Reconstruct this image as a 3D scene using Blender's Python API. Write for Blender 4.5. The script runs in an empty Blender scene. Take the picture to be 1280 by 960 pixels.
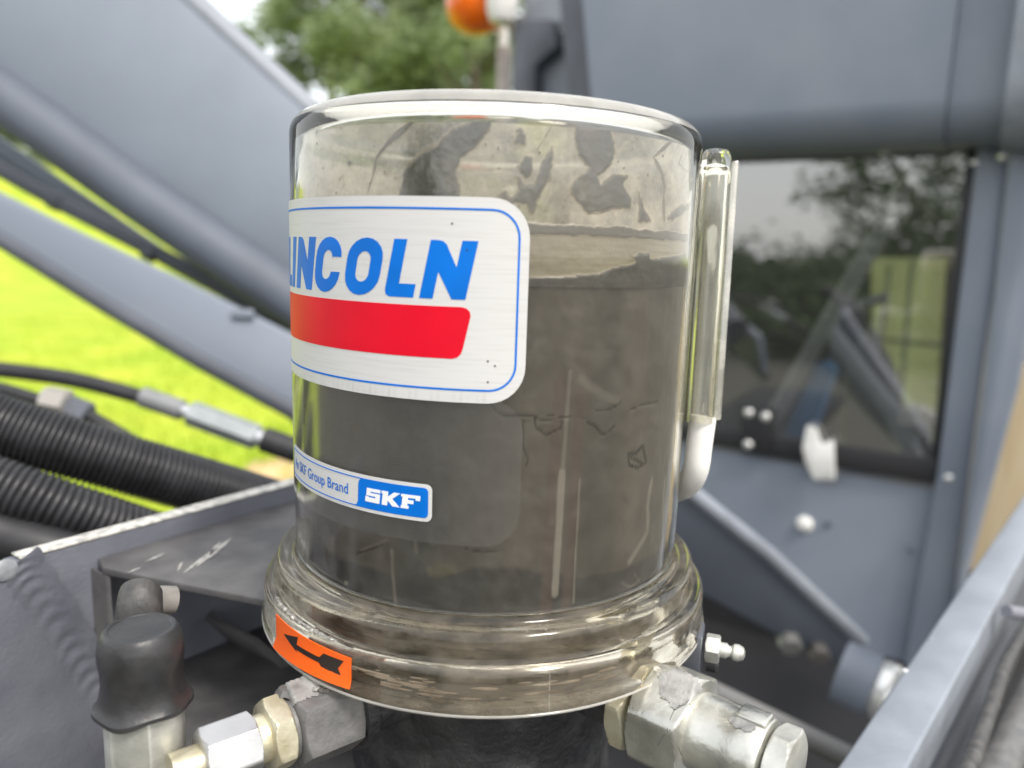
import bpy, bmesh, math, random
from mathutils import Vector, Matrix, Quaternion, noise
from mathutils.geometry import delaunay_2d_cdt
random.seed(7)
R_ = math.radians
sc = bpy.context.scene
COL = sc.collection

# ------------------------------------------------------------------ camera
FPX, PITCH, ROLL, YAW = 961.0, 0.170, -0.032, 0.028
CAM = Vector((0, -0.3387, 1.7))
Z0 = 1.7
def TR(v):
    x, y, z = v
    c, s = math.cos(ROLL), math.sin(ROLL); x, z = c*x+s*z, -s*x+c*z
    c, s = math.cos(PITCH), math.sin(PITCH); y, z = c*y+s*z, -s*y+c*z
    c, s = math.cos(YAW), math.sin(YAW); x, y = c*x+s*y, -s*x+c*y
    return Vector((x, y, z))
cd = bpy.data.cameras.new('camera')
cam = bpy.data.objects.new('camera', cd); COL.objects.link(cam)
r_, f_, u_ = TR((1, 0, 0)), TR((0, 1, 0)), TR((0, 0, 1))
cam.matrix_world = Matrix(((r_.x, u_.x, -f_.x, CAM.x), (r_.y, u_.y, -f_.y, CAM.y), (r_.z, u_.z, -f_.z, CAM.z), (0, 0, 0, 1)))
cd.sensor_width = 36.0; cd.lens = FPX/1280*36.0
cd.clip_start = 0.01; cd.clip_end = 2000
cd.dof.use_dof = True; cd.dof.focus_distance = 0.292; cd.dof.aperture_fstop = 5.8
sc.camera = cam

# ------------------------------------------------------------------ world, sun, exposure
SUN_DIR = Vector((0.38, -0.48, 0.79)).normalized()
w = bpy.data.worlds.new('World'); sc.world = w; w.use_nodes = True
nt = w.node_tree; bg = nt.nodes['Background']
sky = nt.nodes.new('ShaderNodeTexSky'); sky.sky_type = 'NISHITA'; sky.sun_disc = False
sky.sun_elevation = math.asin(SUN_DIR.z); sky.sun_rotation = math.atan2(SUN_DIR.x, SUN_DIR.y)
sky.dust_density = 4.0; sky.air_density = 1.0; sky.ozone_density = 1.0
veil = nt.nodes.new('ShaderNodeMix'); veil.data_type = 'RGBA'; veil.inputs[0].default_value = 0.65   # thin even white cloud
veil.inputs[7].default_value = (7.6, 7.6, 7.5, 1)
nt.links.new(sky.outputs[0], veil.inputs[6]); nt.links.new(veil.outputs[2], bg.inputs[0]); bg.inputs[1].default_value = 0.15
sd = bpy.data.lights.new('sun', 'SUN'); sd.energy = 1.5; sd.angle = R_(12); sd.color = (1.0, 0.96, 0.9)
sun = bpy.data.objects.new('sun', sd); COL.objects.link(sun)
sun.rotation_euler = (-SUN_DIR).to_track_quat('-Z', 'Y').to_euler(); sun.location = (0, 0, 20)
sc.view_settings.view_transform = 'Standard'; sc.view_settings.look = 'None'
sc.view_settings.exposure = 0.82; sc.view_settings.gamma = 1.0; sc.view_settings.use_curve_mapping = False
sc.render.engine = 'CYCLES'
sc.cycles.use_denoising = True
sc.cycles.max_bounces = 14; sc.cycles.transparent_max_bounces = 24; sc.cycles.glossy_bounces = 5; sc.cycles.diffuse_bounces = 3
sc.cycles.transmission_bounces = 12; sc.cycles.sample_clamp_indirect = 8

# ------------------------------------------------------------------ layout helpers
def ray(px, py): return TR(((px-640)/FPX, 1.0, -(py-480)/FPX))
def at(px, py, depth): return CAM + ray(px, py)*depth
def atz(px, py, z):
    D = ray(px, py); return CAM + D*((Z0+z-CAM.z)/D.z)
def hit(px, py, p0, n):
    D = ray(px, py); return CAM + D*((p0-CAM).dot(n)/D.dot(n))
def cyl(px, py, r):
    """angle (rad) and height on the cylinder of radius r about the reservoir's axis"""
    D = ray(px, py); a = D.x**2+D.y**2; b = D.y*CAM.y; c = CAM.y**2-r*r
    t = (-b-math.sqrt(max(b*b-a*c, 0)))/a
    p = CAM+D*t
    return math.atan2(p.x, -p.y), p.z-Z0

# ------------------------------------------------------------------ materials
MATS = {}
def mat(name, base, rough=0.5, metal=0.0, var=0.0, vscale=30, bump=0.0, bscale=200, spec=0.5, col2=None, coat=0.0,
        rvar=0.0, stretch=None, detail=6, btype='noise', contrast=(0.35, 0.65)):
    if name in MATS: return MATS[name]
    m = bpy.data.materials.new(name); m.use_nodes = True; MATS[name] = m
    n = m.node_tree.nodes; l = m.node_tree.links; p = n['Principled BSDF']
    p.inputs['Base Color'].default_value = (*base, 1); p.inputs['Roughness'].default_value = rough
    p.inputs['Metallic'].default_value = metal; p.inputs['Specular IOR Level'].default_value = spec
    p.inputs['Coat Weight'].default_value = coat
    tc = n.new('ShaderNodeTexCoord'); vec = tc.outputs['Object']
    if stretch:
        mp = n.new('ShaderNodeMapping'); mp.inputs['Scale'].default_value = stretch; l.new(vec, mp.inputs[0]); vec = mp.outputs[0]
    if var > 0 or col2:
        nz = n.new('ShaderNodeTexNoise'); nz.inputs['Scale'].default_value = vscale; nz.inputs['Detail'].default_value = detail
        l.new(vec, nz.inputs['Vector'])
        rp = n.new('ShaderNodeValToRGB'); l.new(nz.outputs['Fac'], rp.inputs[0])
        rp.color_ramp.elements[0].position = contrast[0]; rp.color_ramp.elements[1].position = contrast[1]
        if col2: c0, c1 = base, col2
        else: c0 = tuple(c*(1-var) for c in base); c1 = tuple(min(1, c*(1+var)) for c in base)
        rp.color_ramp.elements[0].color = (*c0, 1); rp.color_ramp.elements[1].color = (*c1, 1)
        l.new(rp.outputs[0], p.inputs['Base Color'])
        if rvar > 0:
            mr = n.new('ShaderNodeMapRange'); l.new(nz.outputs['Fac'], mr.inputs[0])
            mr.inputs['To Min'].default_value = max(0.02, rough-rvar); mr.inputs['To Max'].default_value = min(1, rough+rvar)
            l.new(mr.outputs[0], p.inputs['Roughness'])
    if bump > 0:
        b = n.new('ShaderNodeTexNoise'); b.inputs['Scale'].default_value = bscale; b.inputs['Detail'].default_value = 4
        l.new(vec, b.inputs['Vector'])
        bp = n.new('ShaderNodeBump'); bp.inputs['Strength'].default_value = bump; bp.inputs['Distance'].default_value = 0.2/bscale*4
        l.new(b.outputs['Fac'], bp.inputs['Height']); l.new(bp.outputs[0], p.inputs['Normal'])
    return m

def clear(name, tint=(0.95, 0.95, 0.9), ior=1.5, haze=0.04, hazecol=(0.7, 0.68, 0.6), rough=0.03, hz_scale=40, hz_var=0.0, bump=0.0, bscale=60, glossmax=1.0, back=0.45, stretch=None, lo=.35, hi=.65):
    """thin clear plastic: tinted see-through, fresnel gloss and a little milky dirt"""
    m = bpy.data.materials.new(name); m.use_nodes = True; MATS[name] = m
    n = m.node_tree.nodes; l = m.node_tree.links; n.remove(n['Principled BSDF']); out = n['Material Output']
    tr = n.new('ShaderNodeBsdfTransparent'); tr.inputs[0].default_value = (*tint, 1)
    gl = n.new('ShaderNodeBsdfGlossy'); gl.inputs['Roughness'].default_value = rough
    df = n.new('ShaderNodeBsdfDiffuse'); df.inputs[0].default_value = (*hazecol, 1)
    tl = n.new('ShaderNodeBsdfTranslucent'); tl.inputs[0].default_value = (*hazecol, 1)
    dd = n.new('ShaderNodeMixShader'); dd.inputs[0].default_value = back; l.new(df.outputs[0], dd.inputs[1]); l.new(tl.outputs[0], dd.inputs[2])
    m1 = n.new('ShaderNodeMixShader'); m1.inputs[0].default_value = haze
    l.new(tr.outputs[0], m1.inputs[1]); l.new(dd.outputs[0], m1.inputs[2])
    # Schlick reflectance of a thin sheet, the same from both sides
    f0 = ((ior-1)/(ior+1))**2; f0 = 2*f0/(1+f0)*glossmax
    lw = n.new('ShaderNodeLayerWeight'); lw.inputs['Blend'].default_value = 0.5
    pw = n.new('ShaderNodeMath'); pw.operation = 'POWER'; pw.inputs[1].default_value = 5.0; l.new(lw.outputs['Facing'], pw.inputs[0])
    fr = n.new('ShaderNodeMath'); fr.operation = 'MULTIPLY_ADD'; fr.inputs[1].default_value = (1-f0)*.92; fr.inputs[2].default_value = f0; l.new(pw.outputs[0], fr.inputs[0])
    m2 = n.new('ShaderNodeMixShader'); l.new(fr.outputs[0], m2.inputs[0])
    l.new(m1.outputs[0], m2.inputs[1]); l.new(gl.outputs[0], m2.inputs[2])
    l.new(m2.outputs[0], out.inputs[0])
    if hz_var > 0 or bump > 0:
        tc = n.new('ShaderNodeTexCoord'); nz = n.new('ShaderNodeTexNoise'); nz.inputs['Scale'].default_value = hz_scale; nz.inputs['Detail'].default_value = 8
        nz.inputs['Roughness'].default_value = 0.65
        if stretch:
            mp = n.new('ShaderNodeMapping'); mp.inputs['Scale'].default_value = stretch; l.new(tc.outputs['Object'], mp.inputs[0]); l.new(mp.outputs[0], nz.inputs['Vector'])
        else: l.new(tc.outputs['Object'], nz.inputs['Vector'])
        if hz_var > 0:
            mr = n.new('ShaderNodeMapRange'); mr.inputs['From Min'].default_value = lo; mr.inputs['From Max'].default_value = hi
            mr.inputs['To Min'].default_value = max(0, haze-hz_var); mr.inputs['To Max'].default_value = min(1, haze+hz_var)
            l.new(nz.outputs['Fac'], mr.inputs[0]); l.new(mr.outputs[0], m1.inputs[0])
        if bump > 0:
            nb = n.new('ShaderNodeTexNoise'); nb.inputs['Scale'].default_value = bscale; nb.inputs['Detail'].default_value = 5
            l.new(tc.outputs['Object'], nb.inputs['Vector'])
            bp = n.new('ShaderNodeBump'); bp.inputs['Strength'].default_value = bump; bp.inputs['Distance'].default_value = 0.004
            l.new(nb.outputs['Fac'], bp.inputs['Height'])
            for s_ in (gl, df): l.new(bp.outputs[0], s_.inputs['Normal'])
    return m

def glassm(name, col, rough=0.0, ior=1.49, bump=0.0, bscale=60, dirt=0.0, dirtcol=(.5, .45, .36), dscale=40, stretch=None):
    """solid clear plastic with real refraction; dirt mixes in a dull film"""
    m = bpy.data.materials.new(name); m.use_nodes = True; MATS[name] = m
    n = m.node_tree.nodes; l = m.node_tree.links; n.remove(n['Principled BSDF']); out = n['Material Output']
    gl = n.new('ShaderNodeBsdfGlass'); gl.inputs['Color'].default_value = (*col, 1); gl.inputs['IOR'].default_value = ior; gl.inputs['Roughness'].default_value = rough
    tc = n.new('ShaderNodeTexCoord')
    if bump > 0:
        nb = n.new('ShaderNodeTexNoise'); nb.inputs['Scale'].default_value = bscale; nb.inputs['Detail'].default_value = 3; l.new(tc.outputs['Object'], nb.inputs['Vector'])
        bp = n.new('ShaderNodeBump'); bp.inputs['Strength'].default_value = bump; bp.inputs['Distance'].default_value = 0.002; l.new(nb.outputs['Fac'], bp.inputs['Height']); l.new(bp.outputs[0], gl.inputs['Normal'])
    res = gl.outputs[0]
    if dirt > 0:
        df = n.new('ShaderNodeBsdfDiffuse'); df.inputs[0].default_value = (*dirtcol, 1); mx = n.new('ShaderNodeMixShader')
        nz = n.new('ShaderNodeTexNoise'); nz.inputs['Scale'].default_value = dscale; nz.inputs['Detail'].default_value = 8; nz.inputs['Roughness'].default_value = .7
        if stretch:
            mp = n.new('ShaderNodeMapping'); mp.inputs['Scale'].default_value = stretch; l.new(tc.outputs['Object'], mp.inputs[0]); l.new(mp.outputs[0], nz.inputs['Vector'])
        else: l.new(tc.outputs['Object'], nz.inputs['Vector'])
        mr = n.new('ShaderNodeMapRange'); mr.inputs['From Min'].default_value = .42; mr.inputs['From Max'].default_value = .75; mr.inputs['To Max'].default_value = dirt
        l.new(nz.outputs['Fac'], mr.inputs[0]); l.new(mr.outputs[0], mx.inputs[0]); l.new(res, mx.inputs[1]); l.new(df.outputs[0], mx.inputs[2]); res = mx.outputs[0]
    l.new(res, out.inputs[0]); return m
WALLG = glassm('clear_reservoir_wall', (0.985, 0.98, 0.955), 0.0, 1.49, .03, 40, .05, (.6, .58, .52), 120)
RINGG = glassm('clear_ring_solid', (0.95, 0.935, 0.89), 0.08, 1.49,   .06, 90, .32, (.36, .31, .24), 60, (1, 1, 2.5))
TUBEG = glassm('clear_tube_solid', (0.985, 0.975, 0.925), 0.02, 1.49, .05, 90, .12, (.75, .72, .62), 150, (1, 1, .05))
SLATE = mat('slate_paint', (0.178, 0.205, 0.25), 0.38, col2=(0.225, 0.245, 0.28), contrast=(.42, .78), detail=10, vscale=6, bump=0.06, bscale=160, rvar=0.1)
SLATE_ORANGE = mat('slate_paint_orange_peel', (0.208, 0.238, 0.282), 0.36, var=0.05, vscale=7, bump=0.10, bscale=130, rvar=0.08)
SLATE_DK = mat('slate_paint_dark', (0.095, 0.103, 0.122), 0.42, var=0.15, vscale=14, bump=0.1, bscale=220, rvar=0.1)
RAILP = mat('rail_paint', (0.225, 0.247, 0.28), 0.42, var=0.1, vscale=25, bump=0.12, bscale=320, rvar=0.12)
BRK = mat('bracket_paint', (0.075, 0.073, 0.074), 0.48, var=0.25, vscale=40, bump=0.2, bscale=500, rvar=0.15, col2=(0.15, 0.145, 0.14), contrast=(0.4, 0.8))
PLATE_W = mat('frame_plate_paint', (0.105, 0.11, 0.135), 0.44, var=0.2, vscale=30, bump=0.2, bscale=420, rvar=0.15, col2=(0.145, 0.15, 0.178))
EDGE = mat('worn_plate_edge', (0.3, 0.3, 0.28), 0.5, var=0.25, vscale=220, bump=0.4, bscale=900, col2=(0.62, 0.6, 0.55), contrast=(0.35, 0.6))
CAST = mat('cast_housing', (0.022, 0.022, 0.024), 0.55, var=0.3, vscale=60, bump=0.5, bscale=260, col2=(0.07, 0.07, 0.07), contrast=(0.45, 0.8), rvar=0.15)
ZINC = mat('zinc_plated_steel', (0.42, 0.42, 0.38), 0.38, metal=0.6, var=0.2, vscale=70, bump=0.12, bscale=520, col2=(0.68, 0.68, 0.63), rvar=0.12)
ZINC_Y = mat('yellow_passivated_steel', (0.5, 0.45, 0.30), 0.36, metal=0.7, var=0.2, vscale=90, bump=0.08, bscale=600, col2=(0.72, 0.68, 0.52), rvar=0.12)
ZINC_C = mat('creamy_coated_steel', (0.36, 0.36, 0.33), 0.30, metal=0.85, var=0.2, vscale=45, bump=0.10, bscale=300, col2=(0.66, 0.65, 0.59), contrast=(.3, .62), rvar=.16)
ZINC_W = mat('bright_zinc_steel', (0.5, 0.5, 0.5), 0.36, metal=0.75, var=0.12, vscale=60, bump=0.05, bscale=500, rvar=0.1)
GREYP = mat('grey_painted_steel', (0.1, 0.1, 0.1), 0.4, var=0.25, vscale=120, bump=0.25, bscale=500, rvar=0.12, col2=(0.16, 0.155, 0.15))
RUBBER = mat('black_rubber', (0.027, 0.027, 0.028), 0.38, var=0.3, vscale=90, bump=0.1, bscale=300, rvar=0.1)
RUBBER_D = mat('dusty_rubber', (0.045, 0.044, 0.043), 0.5, var=0.3, vscale=120, bump=0.2, bscale=500, rvar=0.12, col2=(0.11, 0.105, 0.1), contrast=(0.45, 0.75))
CONDUIT = mat('black_corrugated_plastic', (0.02, 0.02, 0.022), 0.36, var=0.3, vscale=60, rvar=0.1)
HOSE = mat('black_hose_rubber', (0.02, 0.02, 0.022), 0.5, var=0.2, vscale=50)
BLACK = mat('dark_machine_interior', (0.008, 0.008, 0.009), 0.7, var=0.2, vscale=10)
STEEL = mat('bare_steel', (0.6, 0.62, 0.64), 0.32, metal=0.8, var=0.1, vscale=60)
GREASE = mat('dark_grey_grease', (0.082, 0.080, 0.079), 0.6, var=0.2, vscale=9, bump=0.05, bscale=60, col2=(0.108, 0.103, 0.098), contrast=(0.2, 0.85), stretch=(1, 1, 0.3), detail=3)
GREASE_SM = clear('grease_smear', tint=(0.45, 0.42, 0.36), ior=1.3, haze=0.66, hazecol=(0.15, 0.142, 0.13), rough=.35, hz_var=.3, hz_scale=110, bump=.2, bscale=300, back=.2)
GREASE_F1 = clear('grease_fringe', tint=(.8, .75, .66), ior=1.3, haze=.45, hazecol=(.2, .18, .15), rough=.3, hz_var=.3, hz_scale=140, back=.2)
GREASE_F2 = clear('grease_halo', tint=(.9, .86, .77), ior=1.2, haze=.22, hazecol=(.28, .25, .2), rough=.3, hz_var=.22, hz_scale=140, back=.3)
GREASE_BR = clear('thin_brown_grease', tint=(0.75, 0.68, 0.54), ior=1.3, haze=0.6, hazecol=(0.32, 0.28, 0.21), rough=.3, hz_var=.3, hz_scale=120, back=.3)
RIDGE = mat('pale_grease_ridge', (0.55, 0.52, 0.44), .3)
GREASE_TAN = mat('tan_grease_film', (0.36, 0.325, 0.255), 0.55, var=0.15, vscale=30, stretch=(1, 1, 14), col2=(0.45, 0.415, 0.34))
GREASE_LN = mat('grease_crease', (0.055, 0.05, 0.045), 0.55)
LABELW = mat('brushed_white_label', (0.61, 0.605, 0.59), 0.45, spec=.35, var=0.05, vscale=45, stretch=(1, 1, 26), col2=(0.54, 0.53, 0.51), contrast=(0.5, 0.78), detail=8, bump=0.04, bscale=200)
BLUE = mat('blue_print', (0.0, 0.15, 0.60), 0.45, spec=.2, var=0.08, vscale=60)
RED = mat('red_print', (0.68, 0.003, 0.02), 0.45, spec=.2, var=0.05, vscale=60)
WHITEP = mat('white_print', (0.82, 0.82, 0.82), 0.4)
ORANGE = mat('orange_label', (0.95, 0.13, 0.005), 0.4, var=0.06, vscale=80)
BLACKP = mat('black_print', (0.02, 0.012, 0.008), 0.5)
WHITEPL = mat('white_plastic', (0.8, 0.79, 0.75), 0.4, var=0.05, vscale=60)
DIRTB = mat('brown_dirt', (0.13, 0.1, 0.065), 0.8, var=0.4, vscale=90, col2=(0.26, 0.21, 0.15))
PLY = mat('plywood', (0.66, 0.50, 0.30), 0.6, var=0.15, vscale=6, stretch=(8, 8, 0.7), col2=(0.74, 0.6, 0.4))
AMBER = mat('amber_lens', (0.95, 0.16, 0.0), 0.25, coat=0.6)
PALEGREEN = mat('pale_green_panel', (0.5, 0.62, 0.33), 0.6, var=0.06, vscale=8)
BLUESEAT = mat('blue_fabric', (0.05, 0.24, 0.55), 0.7, var=0.1, vscale=50)
TAN_METAL = mat('tan_dusty_metal', (0.42, 0.36, 0.33), 0.55, var=0.1, vscale=40)
SHELL = clear('clear_reservoir_plastic', tint=(0.97, 0.965, 0.93), ior=1.5, haze=0.03, hz_var=0.025, hz_scale=90, rough=0.02)
RINGP = clear('clear_ring_plastic', tint=(0.92, 0.91, 0.86), ior=1.8, haze=0.20, hazecol=(0.66, 0.64, 0.57), hz_var=0.13, hz_scale=55, rough=0.09, bump=0.12, bscale=80)
RIM = clear('edge_glint_plastic', tint=(0.95, 0.94, 0.88), ior=1.6, haze=0.48, hazecol=(0.98, 0.955, 0.88), hz_var=0.12, hz_scale=25, rough=0.05, back=.5)  # cream haze stands in for skylight caught in clear edges
RIM2 = clear('bright_ring_edge', tint=(0.95, 0.94, 0.88), ior=1.8, haze=0.26, hazecol=(0.93, 0.905, 0.82), hz_var=0.26, hz_scale=38, rough=0.08, back=.4)
TUBEP = clear('clear_tube_plastic', tint=(0.95, 0.93, 0.84), ior=1.5, haze=0.15, hazecol=(0.93, 0.9, 0.80), hz_var=0.15, hz_scale=260, rough=0.04, stretch=(1, 1, .02), lo=.42, hi=.7)
FILM = clear('milky_grease_film', tint=(0.9, 0.88, 0.8), ior=1.3, haze=0.50, hazecol=(0.82, 0.79, 0.71), hz_var=0.45, hz_scale=22, rough=0.3, bump=0.2, bscale=220, back=.3)
def film_colour(m, c0, c1, scale, lo, hi):
    n = m.node_tree.nodes; l = m.node_tree.links
    tc = n.new('ShaderNodeTexCoord'); nz = n.new('ShaderNodeTexNoise'); nz.inputs['Scale'].default_value = scale; nz.inputs['Detail'].default_value = 10; nz.inputs['Roughness'].default_value = .72
    l.new(tc.outputs['Object'], nz.inputs['Vector']); rp = n.new('ShaderNodeValToRGB'); l.new(nz.outputs['Fac'], rp.inputs[0])
    rp.color_ramp.elements[0].position = lo; rp.color_ramp.elements[1].position = hi; rp.color_ramp.elements[0].color = (*c0, 1); rp.color_ramp.elements[1].color = (*c1, 1)
    for k in n:
        if k.type in ('BSDF_DIFFUSE', 'BSDF_TRANSLUCENT'): l.new(rp.outputs[0], k.inputs[0])
film_colour(FILM, (.30, .30, .30), (.92, .89, .81), 30, .40, .58)
film_colour(GREASE_SM, (.09, .085, .08), (.21, .195, .175), 60, .35, .65)
STICKER = clear('clear_sticker_film', tint=(0.985, 0.985, 0.985), ior=1.3, haze=0.025, hazecol=(0.7, 0.7, 0.7), rough=0.15)
GLASS = clear('dark_cab_glass', tint=(0.8, 0.8, 0.79), ior=2.4, haze=0.045, hazecol=(0.5, 0.5, 0.5), rough=0.004)

# ------------------------------------------------------------------ mesh helpers
ORI = {}
def root(name, loc, label, cat, group=None):
    o = bpy.data.objects.new(name, None); COL.objects.link(o); o.location = loc; o.empty_display_size = 0.02
    o['label'] = label; o['category'] = cat
    if group: o['group'] = group
    ORI[o] = Vector(loc); return o
def mk(name, V, F, m, parent=None, smooth=True, label=None, cat=None, kind=None, angle=35):
    org = ORI.get(parent, Vector((0, 0, 0)))
    me = bpy.data.meshes.new(name); me.from_pydata([tuple(Vector(v)-org) for v in V], [], F); me.update()
    if smooth:
        for p in me.polygons: p.use_smooth = True
        if angle: me.set_sharp_from_angle(angle=R_(angle))
    me.materials.append(m)
    o = bpy.data.objects.new(name, me); COL.objects.link(o)
    if parent: o.parent = parent; ORI[o] = org
    if label: o['label'] = label
    if cat: o['category'] = cat
    if kind: o['kind'] = kind
    return o
def basis(d):
    d = d.normalized(); h = Vector((0, 0, 1)) if abs(d.z) < 0.95 else Vector((1, 0, 0))
    a = d.cross(h).normalized(); return a, d.cross(a)*-1
def fix(V, F):
    """consistent outward normals"""
    bm = bmesh.new(); vs = [bm.verts.new(v) for v in V]
    for f in F:
        try: bm.faces.new([vs[i] for i in f])
        except ValueError: pass
    bmesh.ops.recalc_face_normals(bm, faces=bm.faces)
    bm.verts.index_update()
    V2 = [v.co.copy() for v in bm.verts]; F2 = [[v.index for v in f.verts] for f in bm.faces]; bm.free(); return V2, F2
def tube_g(path, radii, seg=24, caps=True):
    V, F = [], []; n = len(path); path = [Vector(p) for p in path]
    if not isinstance(radii, (list, tuple)): radii = [radii]*n
    t0 = (path[1]-path[0]).normalized(); a, b = basis(t0); prev = t0
    for i, p in enumerate(path):
        t = (path[min(i+1, n-1)]-path[max(i-1, 0)]).normalized()
        q = prev.rotation_difference(t); a = q @ a; b = q @ b; prev = t
        for k in range(seg):
            an = 2*math.pi*k/seg; V.append(p+(a*math.cos(an)+b*math.sin(an))*radii[i])
    for i in range(n-1):
        for k in range(seg):
            k2 = (k+1) % seg; F.append([i*seg+k, i*seg+k2, (i+1)*seg+k2, (i+1)*seg+k])
    if caps: F.append(list(range(seg))[::-1]); F.append([(n-1)*seg+k for k in range(seg)])
    return fix(V, F)
def lathe_g(prof, origin=(0, 0, 0), axis=(0, 0, 1), seg=96, close=True):
    """prof: (radius, height along axis)"""
    o = Vector(origin); ax = Vector(axis).normalized(); a, b = basis(ax); V, F = [], []; n = len(prof)
    for r, h in prof:
        for k in range(seg):
            an = 2*math.pi*k/seg; V.append(o+ax*h+(a*math.cos(an)+b*math.sin(an))*r)
    for i in range(n-1):
        for k in range(seg):
            k2 = (k+1) % seg; F.append([i*seg+k, i*seg+k2, (i+1)*seg+k2, (i+1)*seg+k])
    if close:
        F.append(list(range(seg))); F.append([(n-1)*seg+k for k in range(seg)])
    return fix(V, F)
def hex_g(origin, axis, af, length, twist=0.0, ch=0.10, seg=96, round_=0.0):
    """hexagon across flats af with conical chamfers at both ends"""
    o = Vector(origin); ax = Vector(axis).normalized(); a, b = basis(ax); V, F = [], []
    rc = af/2*1.0; rh = af/2
    levels = [0, .15, .35, .6, .85, 1.1, 1.4]
    cl = af*ch
    L = [x*cl/1.4 for x in levels]; hs = L+[length-x for x in reversed(L)]
    for h in hs:
        lim = rc*0.97+min(h, length-h)*1.75
        for k in range(seg):
            an = 2*math.pi*k/seg; q = (an-twist) % (math.pi/3)-math.pi/6
            r = min(rh/math.cos(q), lim, rh*1.155*(1-round_*0.06)); V.append(o+ax*h+(a*math.cos(an)+b*math.sin(an))*r)
    n = len(hs)
    for i in range(n-1):
        for k in range(seg):
            k2 = (k+1) % seg; F.append([i*seg+k, i*seg+k2, (i+1)*seg+k2, (i+1)*seg+k])
    F.append(list(range(seg))); F.append([(n-1)*seg+k for k in range(seg)])
    return fix(V, F)
def slab_g(poly, n, th, bevel=0.0, seg=2):
    """extrude a planar world-space polygon by th against n; bevelled edges"""
    bm = bmesh.new(); n = Vector(n).normalized()
    vs = [bm.verts.new(Vector(p)) for p in poly]; f = bm.faces.new(vs)
    r = bmesh.ops.extrude_face_region(bm, geom=[f])
    bmesh.ops.translate(bm, verts=[v for v in r['geom'] if isinstance(v, bmesh.types.BMVert)], vec=-n*th)
    bmesh.ops.recalc_face_normals(bm, faces=bm.faces)
    if bevel > 0: bmesh.ops.bevel(bm, geom=bm.edges[:], offset=bevel, segments=seg, profile=0.5, affect='EDGES', clamp_overlap=True)
    bm.verts.index_update()
    V = [v.co.copy() for v in bm.verts]; F = [[v.index for v in f.verts] for f in bm.faces]; bm.free(); return V, F
def box_g(c, ex, ey, ez, bevel=0.0, seg=2):
    """box with centre c and full-length edge vectors"""
    c, ex, ey, ez = Vector(c), Vector(ex), Vector(ey), Vector(ez)
    P = [c-ex/2-ey/2+ez/2, c+ex/2-ey/2+ez/2, c+ex/2+ey/2+ez/2, c-ex/2+ey/2+ez/2]
    return slab_g(P, ez, ez.length, bevel, seg)
def spline(pts, n):
    P = [Vector(p) for p in pts]; P = [P[0]*2-P[1]]+P+[P[-1]*2-P[-2]]; out = []
    m = len(P)-3
    for i in range(n+1):
        x = i/n*m; k = min(int(x), m-1); t = x-k; a, b, c, d = P[k:k+4]
        out.append(0.5*((2*b)+(c-a)*t+(2*a-5*b+4*c-d)*t*t+(3*b-a-3*c+d)*t**3))
    return out
# -- sheets wrapped on a vertical cylinder, outlines in (angle*R, height)
RB = 0.085
def dens(loop, step):
    out = []
    for i, p in enumerate(loop):
        q = loop[(i+1) % len(loop)]; L = math.hypot(q[0]-p[0], q[1]-p[1]); k = max(1, int(math.ceil(L/step)))
        for j in range(k): out.append((p[0]+(q[0]-p[0])*j/k, p[1]+(q[1]-p[1])*j/k))
    return out
def wrap_g(loops, r, th=0.0002, step=0.0015, rfun=None):
    pts, edges = [], []
    for lp in loops:
        lp = dens(lp, step); s = len(pts); pts += lp
        edges += [(s+i, s+(i+1) % len(lp)) for i in range(len(lp))]
    xs = [p[0] for p in pts]; ys = [p[1] for p in pts]
    gx, gy = min(xs), min(ys)
    g = []
    while gx < max(xs):
        yy = min(ys)
        while yy < max(ys): g.append((gx+1e-5, yy+2e-5)); yy += step*4
        gx += step*1.3
    res = delaunay_2d_cdt([Vector(p) for p in pts+g], edges, [], 0, 1e-7)
    V2, E2 = res[0], res[1]
    segs = [(pts[a], pts[b]) for a, b in edges]
    def inside(x, y):
        c = False
        for (x1, y1), (x2, y2) in segs:
            if (y1 > y) != (y2 > y) and x < (x2-x1)*(y-y1)/(y2-y1)+x1: c = not c
        return c
    F2 = [f for f in res[2] if inside(sum(V2[i][0] for i in f)/len(f), sum(V2[i][1] for i in f)/len(f))]
    used = sorted({i for f in F2 for i in f}); idx = {k: i for i, k in enumerate(used)}
    V = []; n = len(used)
    for lay in (0, 1):
        for k in used:
            s, z = V2[k]; a = s/RB; rr = (rfun(s, z) if rfun else r)-(th if lay else 0)
            V.append(Vector((rr*math.sin(a), -rr*math.cos(a), Z0+z)))
    F = [[idx[i] for i in f] for f in F2]
    cnt = {}
    for f in F:
        for i in range(len(f)):
            e = (f[i], f[(i+1) % len(f)]); cnt[e] = cnt.get(e, 0)+1
    side = [[a, b, b+n, a+n] for (a, b) in cnt if (b, a) not in cnt]
    F = F+[[i+n for i in reversed(f)] for f in F]+side
    return fix(V, F)
def rrect(s0, s1, z0, z1, r, n=8):
    out = []
    for cx, cz, a0 in ((s1-r, z1-r, 0), (s0+r, z1-r, 90), (s0+r, z0+r, 180), (s1-r, z0+r, 270)):
        for i in range(n+1):
            a = R_(a0+90*i/n); out.append((cx+r*math.cos(a), cz+r*math.sin(a)))
    return out
def MM(l): return [(x/1000, y/1000) for x, y in l]

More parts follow.
